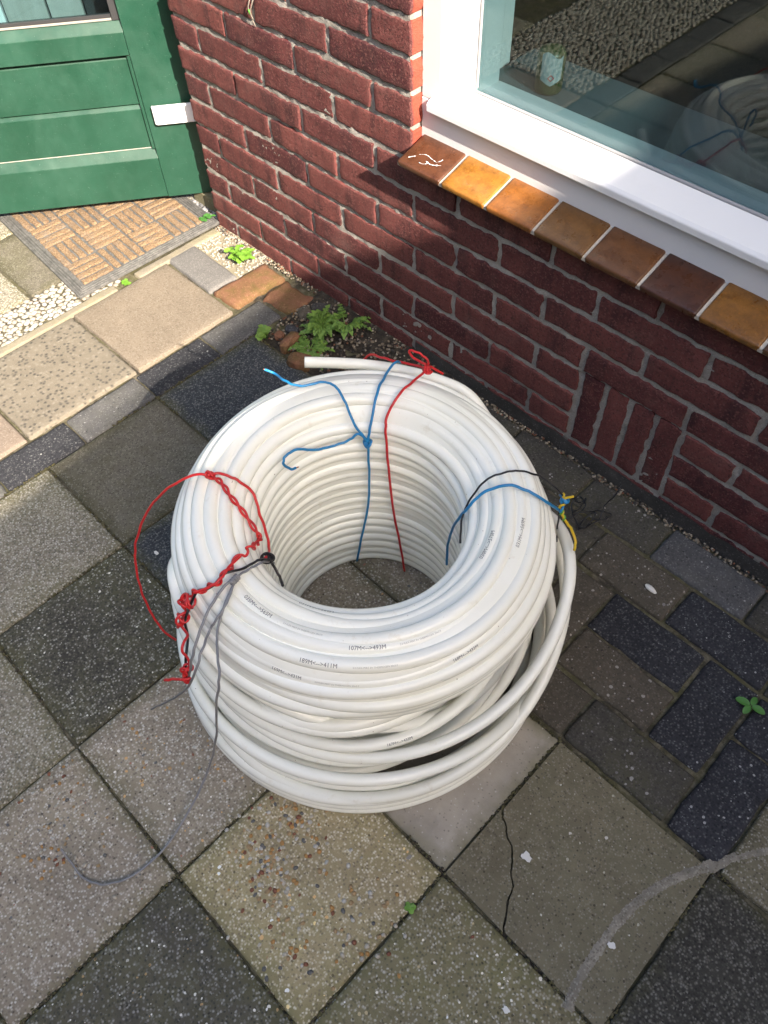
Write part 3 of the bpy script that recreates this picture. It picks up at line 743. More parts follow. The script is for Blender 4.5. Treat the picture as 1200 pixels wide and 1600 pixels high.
# ---- window
win = empty('window', (0.9, 1.2, 0.55), house)
win['label'] = 'white painted window frame with reflecting glass'
WX1 = 1.93
def bar(name, prof, x0, x1, mat, parent, smooth=False):
    """extrude a (y, z) profile along x"""
    n = len(prof)
    V = [(x0, y, z) for y, z in prof] + [(x1, y, z) for y, z in prof]
    F = [(i, (i + 1) % n, n + (i + 1) % n, n + i) for i in range(n)] + [tuple(range(n - 1, -1, -1)), tuple(range(n, 2 * n))]
    o = meshobj(name, V, F, mat, parent, smooth)
    bm = bmesh.new(); bm.from_mesh(o.data); bmesh.ops.recalc_face_normals(bm, faces=bm.faces)
    bmesh.ops.bevel(bm, geom=[e for e in bm.edges if e.calc_face_angle(0) > 0.5], offset=0.0018, segments=2, affect='EDGES', profile=.5)
    bm.to_mesh(o.data); bm.free()
    return o
def post(name, prof, z0, z1, mat, parent):
    n = len(prof)
    V = [(x, y, z0) for x, y in prof] + [(x, y, z1) for x, y in prof]
    F = [(i, (i + 1) % n, n + (i + 1) % n, n + i) for i in range(n)] + [tuple(range(n - 1, -1, -1)), tuple(range(n, 2 * n))]
    o = meshobj(name, V, F, mat, parent)
    bm = bmesh.new(); bm.from_mesh(o.data); bmesh.ops.recalc_face_normals(bm, faces=bm.faces)
    bmesh.ops.bevel(bm, geom=[e for e in bm.edges if e.calc_face_angle(0) > 0.5], offset=0.0018, segments=2, affect='EDGES', profile=.5)
    bm.to_mesh(o.data); bm.free()
    return o
ZT = 2.04
bar('frame_rail', [(1.172, .536), (1.172, .612), (1.30, .612), (1.30, .50), (1.19, .50)], .0295, WX1, MT['paint'], win)
post('frame_jamb', [(.0295, 1.1725), (.076, 1.1725), (.076, 1.299), (.0295, 1.299)], .6125, ZT, MT['paint'], win)
post('glazing_bead', [(.0765, 1.186), (.098, 1.186), (.104, 1.192), (.122, 1.214), (.122, 1.285), (.0765, 1.285)], .626, ZT, MT['paint'], win)
bar('ledge', [(1.156, .598), (1.156, .611), (1.161, .616), (1.214, .634), (1.214, .6125), (1.168, .6125), (1.168, .597)], .0555, WX1, MT['paint'], win)
bar('inner_rail', [(1.232, .6135), (1.232, .630), (1.285, .630), (1.285, .6135)], .1225, WX1, MT['paint'], win)
bar('gasket', [(1.2145, .627), (1.2145, .6355), (1.2185, .638), (1.2185, .629)], .122, WX1, MT['gasket'], win)
post('gasket', [(.1225, 1.2145), (.1265, 1.2145), (.1285, 1.2185), (.1225, 1.2185)], .641, ZT, MT['gasket'], win)
bar('head_rail', [(1.172, ZT + .001), (1.172, ZT + .07), (1.30, ZT + .07), (1.30, ZT + .001)], .0295, WX1, MT['paint'], win)
post('frame_jamb', [(WX1 + .001, 1.172), (WX1 + .06, 1.172), (WX1 + .06, 1.30), (WX1 + .001, 1.30)], .50, ZT + .07, MT['paint'], win)
mb = MB(); mb.box(.1235, WX1 - .001, 1.2195, 1.2235, .636, ZT - .002); mb.build('pane', MT['glass'], win)
mb = MB(); mb.box(.05, WX1 + .3, 1.3005, 1.485, .570, .600); mb.build('window_board', MT['board'], win, bevel=.003)
mb = MB(); mb.box(.02, .055, 1.3005, 1.40, .6005, ZT); mb.build('reveal_lining', MT['paint'], win)
# room behind the glass
room = MB()
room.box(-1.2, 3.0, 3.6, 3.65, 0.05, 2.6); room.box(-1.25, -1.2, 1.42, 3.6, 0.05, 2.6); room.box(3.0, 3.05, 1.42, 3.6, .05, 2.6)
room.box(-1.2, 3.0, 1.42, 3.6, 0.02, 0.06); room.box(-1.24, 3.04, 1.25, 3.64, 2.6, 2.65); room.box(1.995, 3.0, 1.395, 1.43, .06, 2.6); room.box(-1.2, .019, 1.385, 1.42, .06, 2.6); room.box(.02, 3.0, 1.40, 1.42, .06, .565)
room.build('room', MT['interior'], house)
# sill tiles
silltone = [(0.13, 0.050, 0.024), (0.40, 0.175, 0.030), (0.33, 0.125, 0.028), (0.20, 0.095, 0.028), (0.17, 0.070, 0.024), (0.095, 0.034, 0.016), (0.27, 0.115, 0.020), (0.14, 0.06, 0.022), (0.2, 0.09, 0.025), (0.3, 0.12, 0.03), (0.12, 0.05, 0.02), (0.2, 0.08, 0.02), (0.16, 0.07, 0.02), (0.25, 0.1, 0.025), (0.14, 0.06, 0.022), (0.2, 0.09, 0.02), (0.2, 0.09, 0.02)]
sl_ang = math.atan2(.021, .072)
mb = MB(); n0 = [(1.099, .508), (1.099, .5165), (1.178, .5395), (1.178, .508)]
bar('grout_bed', n0, .034, WX1, MT['grout'], win)
tiles = []
for k in range(17):
    xa = .148 + .110 * (k - 1); xb = xa + .110
    if k == 0: xa = .033
    V, F = block_mesh(xb - xa - .006, .084, .011, b=.004, seed=k * 3.3, edge=.0006, amp=.0003)
    o = meshobj('tile', V, F, MT['tile'], win, True, ((xa + xb) / 2, 1.1360, .5315), (sl_ang, 0, 0))
    o.color = tuple(v * .74 for v in silltone[k]) + (1,)
    tiles.append(o)
# white paint wiped on the first tile
mb = MB()
for pts, wd in (([(.052, 1.112), (.058, 1.117), (.063, 1.121)], .004), ([(.066, 1.127), (.080, 1.133), (.098, 1.130), (.112, 1.128)], .0022), ([(.090, 1.121), (.104, 1.119), (.118, 1.124), (.124, 1.127)], .0035), ([(.112, 1.130), (.116, 1.135), (.117, 1.139)], .003), ([(.080, 1.112), (.090, 1.113), (.097, 1.118)], .002)):
    C_ = catmull([(x, y, 0) for x, y in pts], 6)
    V = []
    for i, p in enumerate(C_):
        t_ = C_[min(i + 1, len(C_) - 1)] - C_[max(i - 1, 0)]; t_ /= np.linalg.norm(t_)
        ww = wd * (.03 + .75 * abs(nz(i * 1.3, p[0] * 90)))
        for sgn in (-1, 1):
            x, y = p[0] - sgn * t_[1] * ww, p[1] + sgn * t_[0] * ww
            V.append((x, y, .5315 + (y - 1.1360) * math.tan(sl_ang) + .0011))
    mb.add(V, [(2 * i, 2 * i + 2, 2 * i + 3, 2 * i + 1) for i in range(len(C_) - 1)])
mb.build('paint_smear', MT['paint'], win)
# bottle on the window board
bt_ = tag(empty('bottle', (.178, 1.365, .601)), 'dark bottle with a torn white hazard label behind the window glass', 'bottle')
mb = MB()
prof = [(.0, .0), (.024, 0), (.026, .004), (.026, .066), (.022, .074), (.012, .078), (0, .0785)]
def lathe(mb, prof, c, n=24):
    V = [(c[0] + r_ * math.cos(2 * math.pi * k / n), c[1] + r_ * math.sin(2 * math.pi * k / n), c[2] + z) for r_, z in prof for k in range(n)]
    F = [(i * n + k, i * n + (k + 1) % n, (i + 1) * n + (k + 1) % n, (i + 1) * n + k) for i in range(len(prof) - 1) for k in range(n)]
    mb.add(V, F)
lathe(mb, prof, (.178, 1.365, .6015)); mb.build('body', MT['bottle'], bt_, True)
V = []; F = []
for i in range(13):
    a = R(-95 + 7.6 * i); t_ = (i - 6) / 6
    for z in (.018 + .010 * abs(t_), .072 + .006 * math.sin(i * .5)):
        V.append((.178 + .0266 * math.cos(a), 1.365 + .0266 * math.sin(a), .6015 + z))
F = [(2 * i, 2 * i + 2, 2 * i + 3, 2 * i + 1) for i in range(12)]
lab = meshobj('paper_label', V, F, MT['labelw'], bt_)
mb = MB()
for da, dz, q in ((0, .033, .0062),):
    a = R(-50)
    cx_, cy_ = .178 + .0272 * math.cos(a), 1.365 + .0272 * math.sin(a); tx, ty = -math.sin(a), math.cos(a)
    for k in range(4):
        p0 = [(q, 0), (0, q), (-q, 0), (0, -q)]; p1 = [(q * .7, 0), (0, q * .7), (-q * .7, 0), (0, -q * .7)]
        k2 = (k + 1) % 4
        mb.add([(cx_ + tx * a_, cy_ + ty * a_, .6015 + dz + b_) for a_, b_ in (p0[k], p0[k2], p1[k2], p1[k])], [(0, 1, 2, 3)])
mb.build('hazard_diamond', MT['labelr'], lab)

# ---- door standing open
DA = np.array([-1.19, .697, 0]); an = R(53.18)
dd = np.array([math.cos(an), math.sin(an), 0]); dn = np.array([dd[1], -dd[0], 0])     # along, outwards
door = empty('door', tuple(DA + dd * .64), house)
door['label'] = 'green panelled door standing open over the mat'
def dpt(u, o_, z): return tuple(DA + dd * u + dn * o_ + np.array([0, 0, z]))
def dbar(name, prof, u0, u1, mat, parent=door, bev=.0015):
    n = len(prof)
    V = [dpt(u0, o_, z) for o_, z in prof] + [dpt(u1, o_, z) for o_, z in prof]
    F = [(i, (i + 1) % n, n + (i + 1) % n, n + i) for i in range(n)] + [tuple(range(n - 1, -1, -1)), tuple(range(n, 2 * n))]
    o = meshobj(name, V, F, mat, parent)
    bm = bmesh.new(); bm.from_mesh(o.data); bmesh.ops.recalc_face_normals(bm, faces=bm.faces)
    if bev: bmesh.ops.bevel(bm, geom=[e for e in bm.edges if e.calc_face_angle(0) > 0.3], offset=bev, segments=2, affect='EDGES', profile=.5)
    bm.to_mesh(o.data); bm.free()
    return o
U0, U1, UP = -.42, .485, .66
dbar('stile', [(0, .048), (0, 2.05), (-.04, 2.05), (-.04, .048)], U1, UP, MT['green'])
dbar('stile', [(0, .048), (0, 2.05), (-.04, 2.05), (-.04, .048)], U0 - .14, U0, MT['green'])
e_ = .0008
dbar('bottom_rail', [(-.0006, .050), (-.0006, .166), (-.017, .190), (-.04, .190), (-.04, .050)], U0 + e_, U1 - e_, MT['green'])
dbar('mid_rail', [(-.0006, .440), (-.0006, .494), (-.017, .518), (-.04, .518), (-.04, .440)], U0 + e_, U1 - e_, MT['green'])
for z0, z1 in ((.1915, .310), (.3115, .438)):
    dbar('panel_board', [(-.016, z0 + .0), (-.016, z1 - .012), (-.0235, z1 - .002), (-.036, z1 - .002), (-.036, z0)], U0 + e_, U1 - .011, MT['green'])
dbar('panel_moulding', [(-.006, .1912), (-.006, .438), (-.0385, .438), (-.0385, .1912)], U1 - .0100, U1 - .0012, MT['green'])
dbar('lower_trim', [(-.0150, .1905), (-.0155, .1925), (-.018, .1925), (-.018, .1905)], U0 + .002, U1 - .012, MT['trim'], bev=0)
dbar('glazing_trim', [(-.012, .5185), (-.012, .5235), (-.026, .5235), (-.026, .5185)], U0 + e_, U1 - .022, MT['trim'], bev=.0006)
dbar('glazing_seal', [(-.013, .524), (-.013, .531), (-.026, .531), (-.026, .524)], U0 + e_, U1 - .022, MT['darktrim'], bev=0)
dbar('glazing_seal', [(-.012, .5185), (-.012, 1.9), (-.03, 1.9), (-.03, .5185)], U1 - .020, U1 - .0012, MT['darktrim'], bev=0)
dbar('pane', [(-.018, .532), (-.018, 1.9), (-.022, 1.9), (-.022, .532)], U0 + e_, U1 - .021, MT['glass'], bev=0)
dbar('top_rail', [(0, 1.902), (0, 2.05), (-.04, 2.05), (-.04, 1.902)], U0 + e_, U1 - e_, MT['green'])
# hook that holds the door: belongs to the wall corner
V = []
hk = tag(empty('door_hook', dpt(.66, .03, .27)), 'white bent bracket on the brick corner reaching over the green door', 'bracket')
def hbar(name, prof, z0, z1):
    n = len(prof)
    V = [dpt(u, o_, z0) for u, o_ in prof] + [dpt(u, o_, z1) for u, o_ in prof]
    F = [(i, (i + 1) % n, n + (i + 1) % n, n + i) for i in range(n)] + [tuple(range(n - 1, -1, -1)), tuple(range(n, 2 * n))]
    o = meshobj(name, V, F, MT['wplastic'], hk)
    bm = bmesh.new(); bm.from_mesh(o.data); bmesh.ops.recalc_face_normals(bm, faces=bm.faces)
    bmesh.ops.bevel(bm, geom=[e for e in bm.edges if e.calc_face_angle(0) > 0.3], offset=.003, segments=3, affect='EDGES', profile=.5)
    bm.to_mesh(o.data); bm.free()
hbar('hook_plate', [(.505, .012), (.505, .018), (.512, .022), (.70, .022), (.70, .014), (.514, .014)], .268, .318)
hbar('hook_arm', [(.62, .0225), (.70, .0225), (.70, .034), (.62, .034)], .276, .310)
# porch behind the door
mb = MB(); mb.box(-2.6, -0.30, 1.62, 1.66, -.02, 2.7); mb.box(-2.62, -2.58, .3, 1.62, -.02, 2.7); mb.build('porch_wall', MT['interior'], house)
mb = MB(); mb.box(-.90, -.757, 1.165, 1.30, -.02, .045); mb.build('threshold', MT['smooth2'], house, bevel=.004)
# boards seen through the door glass
lin = empty('hall_lining', (-1.2, 1.2, .4), house)
uu = -.30; k = 0
for wd_, m in [(.055, 'plank')] * 10 + [(.035, 'paint'), (.03, 'darktrim'), (.035, 'paint'), (.11, 'plank'), (.09, 'plank'), (.10, 'darktrim')]:
    dbar('board', [(-.16, .36), (-.16, 1.9), (-.18, 1.9), (-.18, .36)], uu - .17, uu + wd_ - .006 - .17, MT[m], lin, bev=.002)
    uu += wd_

# ================================================================== doormat
mat_o = tag(empty('doormat', (-1.05, .93, 0)), 'worn coir doormat with basket pattern and grey rubber rim under the door', 'doormat')
mr = R(-3.0); mo = np.array([-.752, .672])
ex = np.array([-math.cos(mr), -math.sin(mr)]); ey = np.array([-math.sin(mr) * -1 * -1, math.cos(mr)])
ex = np.array([-1.0, .065]); ex /= np.linalg.norm(ex); ey = np.array([.02, 1.0]); ey /= np.linalg.norm(ey)
ML, MW = .62, .468
def mp(a, b_, z): q = mo + ex * a + ey * b_; return (q[0], q[1], z)
def mbox(mb, a0, a1, b0, b1, z0, z1, jit=0):
    V = [mp(a, b_, z) for z in (z0, z1) for b_ in (b0, b1) for a in (a0, a1)]
    mb.add(V, [(0, 1, 3, 2), (4, 6, 7, 5), (0, 4, 5, 1), (2, 3, 7, 6), (0, 2, 6, 4), (1, 5, 7, 3)])
mb = MB(); mbox(mb, .004, ML - .004, .004, MW - .004, .0005, .0075); mb.build('base', MT['rubber'], mat_o)
mb = MB()
for i in range(4):            # ribbed rim
    o_ = .0075 * i; z = .0095 + .0007 * i
    a0, a1, b0, b1 = o_, ML - o_, o_, MW - o_; wd_ = .0062
    mbox(mb, a0, a0 + wd_, b0, b1, .001, z); mbox(mb, a1 - wd_, a1, b0, b1, .001, z)
    mbox(mb, a0 + wd_ + .0002, a1 - wd_ - .0002, b0, b0 + wd_, .001, z); mbox(mb, a0 + wd_ + .0002, a1 - wd_ - .0002, b1 - wd_, b1, .001, z)
mb.build('rubber_rim', MT['rubber'], mat_o, bevel=.0012, seg=1)
rn = random.Random(5)
nb_a, nb_b = 5, 4
ia, ib = .032, .032; La, Lb = (ML - 2 * ia) / nb_a, (MW - 2 * ib) / nb_b
for p in range(nb_a):
    for q in range(nb_b):
        a0, b0 = ia + La * p, ib + Lb * q
        nbar = 4
        for t in range(nbar):
            g1 = rn.uniform(.0028, .0045)
            if (p + q) % 2:
                A0, A1, B0, B1 = a0 + g1, a0 + La - g1, b0 + Lb * t / nbar + g1, b0 + Lb * (t + 1) / nbar - g1
            else:
                A0, A1, B0, B1 = a0 + La * t / nbar + g1, a0 + La * (t + 1) / nbar - g1, b0 + g1, b0 + Lb - g1
            cx_, cy_, _ = mp((A0 + A1) / 2, (B0 + B1) / 2, 0)
            V, F = block_mesh(A1 - A0, B1 - B0, .006, b=.003, seed=p * 7.1 + q * 3.3 + t, amp=.0022, edge=.003, escale=120, nx=max(4, int((A1 - A0) / .008)), ny=max(4, int((B1 - B0) / .008)))
            meshobj('coir_strip', V, F, MT['coir'], mat_o, True, (cx_, cy_, .0125), (0, 0, math.atan2(-ex[1], -ex[0])))

# ================================================================== pipe coil
CX, CY = 0.515, 0.525
coil = tag(empty('pipe_coil', (CX, CY, 0)), 'big coil of milky white plastic heating pipe standing on the patio', 'pipe coil')
PR = 0.0100
PM = 0.0109          # windings in the packed bundle sit a little proud of each other
prof = [(.157, .0), (.161, .2), (.157, .34), (.167, .388), (.194, .418), (.230, .427), (.265, .414), (.288, .385), (.300, .33), (.294, .292), (.268, .262), (.250, .215), (.250, .1), (.252, .0)]
pp = np.array(prof)
seg = np.hypot(*np.diff(pp, axis=0).T); cum = np.concatenate([[0], np.cumsum(seg)])
def prof_at(s_): return np.array([np.interp(s_, cum, pp[:, 0]), np.interp(s_, cum, pp[:, 1])])
def prof_c(s_, inset):
    a, b_ = prof_at(max(0, s_ - .012)), prof_at(min(cum[-1], s_ + .012)); t_ = (b_ - a) / np.linalg.norm(b_ - a)
    return prof_at(s_) + inset * np.array([t_[1], -t_[0]])
NS = 220
def pinch(t, z):        # the lower turns have been pulled in on the right-hand side
    return -.048 * max(0, math.cos(t - R(38))) ** 1.6 * min(1, max(0, (.285 - z) / .05))
TH = np.linspace(0, 2 * math.pi, NS, endpoint=False)
rings = {}
def winding(fr, fz, key=None, c=(CX, CY), r=PR):
    P = np.array([(c[0] + fr(t) * math.cos(t), c[1] + fr(t) * math.sin(t), max(r, fz(t))) for t in TH])
    mb = MB(); tube(mb, P, r, 14, closed=True)
    o = mb.build('winding', MT['pipe'], coil, True)
    if key is not None: rings[key] = (o, fr, fz, c)
    return o
def s_in(r_): return r_ < .215
rn = random.Random(3)
s_ = 0.010; k = 0
ringlist = []
while s_ < cum[-1] - .008:
    rc, zc = prof_c(s_, PM)
    ph = [rn.uniform(0, 6.28) for _ in range(4)]
    loose = 1.35 if s_ < .56 else 2.2
    inner = s_ < .36
    am = .0009 if inner else .0017 * loose
    az = .0010 if inner else .0022 * loose
    jr, jz = rn.uniform(-.0016, .0016), rn.uniform(-.0012, .0012)
    def fr(t, rc=rc, ph=ph, am=am, jr=jr, zc=zc, inner=inner): return rc + jr + (0 if s_in(rc) else pinch(t, zc)) + am * math.sin(t + ph[0]) + am * .7 * math.sin(2 * t + ph[1]) + am * .35 * math.sin(5 * t + ph[2])
    def fz(t, zc=zc, ph=ph, az=az, jz=jz): return zc + jz + az * math.sin(t + ph[2]) + az * .6 * math.sin(3 * t + ph[3]) + (-.010 * math.cos(t) + .006 * math.sin(t)) * max(0, zc - .12) / .3
    winding(fr, fz, k, r=PM); ringlist.append((k, rc, zc, s_))
    s_ += 2 * PM * (rn.uniform(1.0, 1.16) if s_ < .36 else rn.uniform(.98, 1.10)); k += 1
# the packed windings behind the outer layer
mb = MB(); V = []; n = 120
ins = [prof_c(x, .0042) for x in np.linspace(.02, cum[-1] - .02, 40)]
def lean(t, z): return (-.010 * math.cos(t) + .006 * math.sin(t)) * max(0, z - .12) / .3
def rp(r_, z, t): return r_ + (0 if s_in(r_) else pinch(t, z))
V = [(CX + rp(r_, z, 2 * math.pi * q / n) * math.cos(2 * math.pi * q / n), CY + rp(r_, z, 2 * math.pi * q / n) * math.sin(2 * math.pi * q / n), max(.002, z + lean(2 * math.pi * q / n, z))) for r_, z in ins for q in range(n)]
F = [(i * n + q, i * n + (q + 1) % n, (i + 1) * n + (q + 1) % n, (i + 1) * n + q) for i in range(len(ins) - 1) for q in range(n)]
meshobj('inner_layers', V, F, MT['pipe'], coil, True)
# slipped outer loops: tilted circles (cx, cy, R, z0, a, b)
LOOPS = [(0.4856, 0.5212, 0.2975, 0.2594, -0.0914, -0.0746), (0.5136, 0.5424, 0.322, 0.2971, -0.0801, 0.0897), (0.4996, 0.5343, 0.3481, 0.1815, -0.0635, 0.1132),
         (0.4891, 0.5314, 0.302, 0.1967, -0.0996, 0.0327), (0.5141, 0.5219, 0.3281, 0.1153, 0.0089, -0.0307), (0.507, 0.526, 0.306, 0.235, -0.03, 0.02), (0.508, 0.524, 0.309, 0.165, -.02, .0),
         (0.504, 0.519, 0.3355, 0.0100, 0, 0), (0.5035, 0.5195, 0.3362, 0.0298, 0.001, 0.001), (0.5045, 0.519, 0.3350, 0.0500, .003, .002), (0.506, 0.521, 0.318, 0.078, -.012, .012), (.507, .522, .300, .012, 0, 0),
         (.501, .507, .284, .238, .020, -.016), (.497, .505, .280, .205, -.034, .010), (.502, .507, .283, .172, .020, .020), (.498, .506, .286, .140, -.022, -.018), (.502, .508, .280, .108, .012, -.014), (.500, .507, .288, .078, -.012, -.006), (.500, .508, .282, .045, .01, .008), (.503, .510, .290, .252, -.012, -.014)]
def back(t):          # 0 in front, 1 behind the bundle, where the slipped loops are still held in
    d_ = abs((t - R(141) + math.pi) % (2 * math.pi) - math.pi)
    k_ = min(1, max(0, (R(112) - d_) / R(52)))
    return k_ * k_ * (3 - 2 * k_)
def loopz(t, q, z0, ca, sb, p2):
    z = z0 + ca * math.cos(t) + sb * math.sin(t) + (.0025 * math.sin(2 * t + p2) if z0 > .06 else 0)
    if q in (0, 1, 2, 3): z += (min(z, .17 + .025 * q) - z) * back(t)
    return z
def loopr(t, q, rr_, p1):
    k_ = back(t) if q in (0, 1, 2, 3) else 0
    lf = max(0, math.cos(t - R(-152))) ** 2 if q in (1, 2, 3) else 0      # pressed in on the left side
    r1 = rr_ + (min(rr_, .317 - .004 * q) - rr_) * lf
    if q == 0: r1 -= .045 * max(0, math.cos(t - R(-168))) ** 1.5          # runs back in under the bundle
    if q in (5, 6) or q >= 12: r1 += pinch(t, .2)
    return r1 + .0018 * math.sin(3 * t + p1) + (min(r1, .306) - r1) * k_
for q, (a, b_, rr_, z0, ca, sb) in enumerate(LOOPS):
    p1, p2 = rn.uniform(0, 6.28), rn.uniform(0, 6.28)
    winding(lambda t, q=q, rr_=rr_, p1=p1: loopr(t, q, rr_, p1), lambda t, q=q, z0=z0, ca=ca, sb=sb, p2=p2: loopz(t, q, z0, ca, sb, p2), 'L%d' % q, c=(a, b_))
W_BLUE_MAIN=[(0.3912,0.6072,0.0185),(0.398,0.619,0.0959),(0.4081,0.6331,0.1963),(0.4147,0.6361,0.2934),(0.4162,0.637,0.3749),(0.4106,0.6519,0.4086),(0.3924,0.6863,0.4407),(0.3619,0.7384,0.426),(0.3481,0.7721,0.417),(0.3363,0.7978,0.39)]
W_BLUE_TAIL=[(0.4172,0.6363,0.3794),(0.3974,0.6286,0.4096),(0.3721,0.634,0.4393),(0.3461,0.6388,0.4537),(0.3274,0.6288,0.4597),(0.3098,0.5968,0.4624),(0.2852,0.5849,0.4657),(0.2496,0.5924,0.452),(0.2358,0.5824,0.46)]
W_BLUE_TAIL2=[(0.4172,0.6363,0.3794),(0.4056,0.627,0.3971),(0.3981,0.6117,0.3881),(0.3854,0.5874,0.3841),(0.3733,0.557,0.3907),(0.3655,0.5321,0.4072),(0.3633,0.5101,0.4088),(0.3665,0.5004,0.3994),(0.3693,0.5107,0.3796),(0.3696,0.5194,0.3754)]
W_RED_BACK=[(0.4699,0.6628,0.0028),(0.458,0.6637,0.0876),(0.4465,0.6606,0.1855),(0.4434,0.6562,0.2998),(0.4357,0.6599,0.3903),(0.426,0.6736,0.4181),(0.4216,0.7082,0.4404),(0.4074,0.7605,0.426),(0.3999,0.7966,0.416)]
W_RED_BACK_T1=[(0.3992,0.7973,0.418),(0.3565,0.798,0.4),(0.3023,0.7887,0.385),(0.2667,0.7909,0.37),(0.25,0.7862,0.35)]
W_RED_BACK_T2=[(0.3971,0.7996,0.418),(0.3798,0.8183,0.41),(0.3647,0.8133,0.42),(0.3482,0.8067,0.42),(0.3558,0.8067,0.41),(0.3803,0.8081,0.41),(0.392,0.8183,0.4),(0.4043,0.8317,0.385)]
W_RED_LOOP=[(0.3326,0.3913,0.4419),(0.3091,0.3738,0.4359),(0.2653,0.3436,0.39),(0.2313,0.311,0.33),(0.2196,0.2771,0.27),(0.2193,0.2587,0.22),(0.2337,0.2425,0.17),(0.2506,0.2347,0.12),(0.2745,0.233,0.08),(0.2896,0.2417,0.05)]
W_RED_RIGHT=[(0.3326,0.3913,0.4419),(0.3415,0.4047,0.4405),(0.3604,0.4177,0.4295),(0.3796,0.428,0.4052),(0.3998,0.4194,0.3829),(0.4204,0.4108,0.3428),(0.4427,0.3949,0.344),(0.4759,0.3698,0.3903)]
W_RED_TWIST=[(0.333,0.3905,0.4399),(0.35,0.3966,0.4352),(0.3772,0.392,0.4295),(0.4014,0.3928,0.4112),(0.4304,0.3898,0.3928),(0.4381,0.3885,0.3816),(0.4527,0.3722,0.3973)]
W_RED_DOWN=[(0.4506,0.3739,0.3967),(0.4697,0.3526,0.4267),(0.467,0.3399,0.4229),(0.4733,0.3152,0.4279),(0.4813,0.2924,0.4298),(0.4747,0.2734,0.4228),(0.463,0.2581,0.4154),(0.457,0.2436,0.3996),(0.4613,0.2313,0.384),(0.4735,0.2182,0.37),(0.5028,0.1987,0.37),(0.5122,0.1823,0.33)]
W_BLACK_DOWN=[(0.468,0.3769,0.3737),(0.4977,0.351,0.4288),(0.4863,0.3378,0.4211),(0.482,0.3138,0.4274),(0.4799,0.2936,0.4302),(0.4747,0.2734,0.4228),(0.4672,0.2585,0.4165),(0.4632,0.2439,0.4014),(0.4689,0.2306,0.3853),(0.4737,0.2186,0.36),(0.4985,0.2012,0.36),(0.5092,0.1828,0.32)]
W_BLACK_IN=[(0.468,0.3769,0.3737),(0.4695,0.3827,0.3451),(0.5159,0.3628,0.3905),(0.535,0.3541,0.4002)]
W_RED_END=[(0.5127,0.1877,0.35),(0.5119,0.1799,0.34),(0.5186,0.1764,0.33),(0.5223,0.1833,0.34),(0.518,0.1764,0.34),(0.5015,0.1679,0.33),(0.4878,0.158,0.32)]
W_GRAY_TOP=[(0.4144,0.4131,0.2583),(0.5004,0.3529,0.4263),(0.4927,0.3349,0.4215),(0.4927,0.3131,0.4267)]
W_GRAY1=[(0.4927,0.3131,0.4267),(0.4932,0.2882,0.4282),(0.4985,0.2524,0.4129),(0.5155,0.2174,0.4),(0.5225,0.1978,0.38),(0.5157,0.183,0.33)]
W_GRAY2=[(0.4966,0.3037,0.4288),(0.5116,0.2795,0.4245),(0.5169,0.2525,0.4127),(0.5144,0.2391,0.3963),(0.5337,0.2112,0.4),(0.538,0.1866,0.37),(0.4907,0.1733,0.26),(0.4132,0.1553,0.12),(0.3471,0.1333,0.01)]
W_GRAY3=[(0.4959,0.3064,0.4283),(0.5124,0.2727,0.422),(0.5259,0.2452,0.4031),(0.5508,0.225,0.4003),(0.5817,0.2041,0.4),(0.5786,0.1858,0.34),(0.5534,0.1694,0.2),(0.5301,0.1421,0.075),(0.5391,0.0978,0.035),(0.5553,0.0294,0.012),(0.5587,-0.0161,0.005),(0.5522,-0.0589,0.005),(0.5307,-0.0933,0.005),(0.4997,-0.1094,0.005),(0.466,-0.1103,0.01),(0.4431,-0.11,0.02)]
W_BLACK_ARCH=[(0.6614,0.5884,0.3867),(0.6278,0.6315,0.372),(0.6253,0.651,0.3999),(0.6304,0.6792,0.4254),(0.6451,0.7051,0.433),(0.659,0.7263,0.4289),(0.6771,0.7543,0.405),(0.6978,0.7643,0.39),(0.712,0.7731,0.37)]
W_BLUE_ARCH=[(0.5784,0.6622,0.1484),(0.5774,0.6633,0.2132),(0.6032,0.6448,0.3165),(0.6306,0.6383,0.3928),(0.6399,0.6616,0.419),(0.6635,0.6905,0.4318),(0.6934,0.7071,0.4244),(0.7147,0.7218,0.406),(0.722,0.7502,0.365)]
W_TIE_R=[(0.7083,0.7748,0.37),(0.7171,0.7711,0.365),(0.7184,0.7636,0.355),(0.7234,0.7613,0.345)]
W_YELLOW=[(0.7234,0.7613,0.345),(0.7299,0.7619,0.335),(0.743,0.765,0.32),(0.7579,0.7609,0.305),(0.7661,0.7481,0.3)]
W_STUB_R=[(0.7151,0.7692,0.37),(0.7276,0.7759,0.38)]
W_BLACK_DROP=[(0.7166,0.7648,0.34),(0.7142,0.7773,0.28),(0.7155,0.7894,0.2),(0.6982,0.8059,0.12),(0.6811,0.8115,0.06)]
W_TANGLE=[(0.6258,0.9519,0.02),(0.6333,0.9863,0.015),(0.6393,1.0096,0.02),(0.6421,1.0249,0.03),(0.6175,1.0359,0.03),(0.6178,1.0119,0.02),(0.6462,0.9923,0.01),(0.6673,0.9901,0.01),(0.6677,1.0176,0.012),(0.6631,1.0324,0.02),(0.6535,1.0099,0.006),(0.6624,0.9826,0.006),(0.6755,1.0309,0.006),(0.6677,1.0595,0.02),(0.6674,1.0939,0.02),(0.6641,1.1224,0.03)]
W_TANGLE2=[(0.6026,1.0321,0.02),(0.6276,1.0225,0.03),(0.6321,1.0383,0.03),(0.6375,1.0092,0.03),(0.6297,1.0005,0.02),(0.6488,1.0187,0.02),(0.663,1.0468,0.01),(0.6859,1.0613,0.006),(0.685,1.04,0.006),(0.664,1.0244,0.006)]
W_PIPE_END=[(0.1931,0.6948,0.37),(0.2274,0.7318,0.365),(0.2693,0.7715,0.36),(0.3159,0.8066,0.355),(0.3762,0.8437,0.345),(0.4363,0.8633,0.335)]
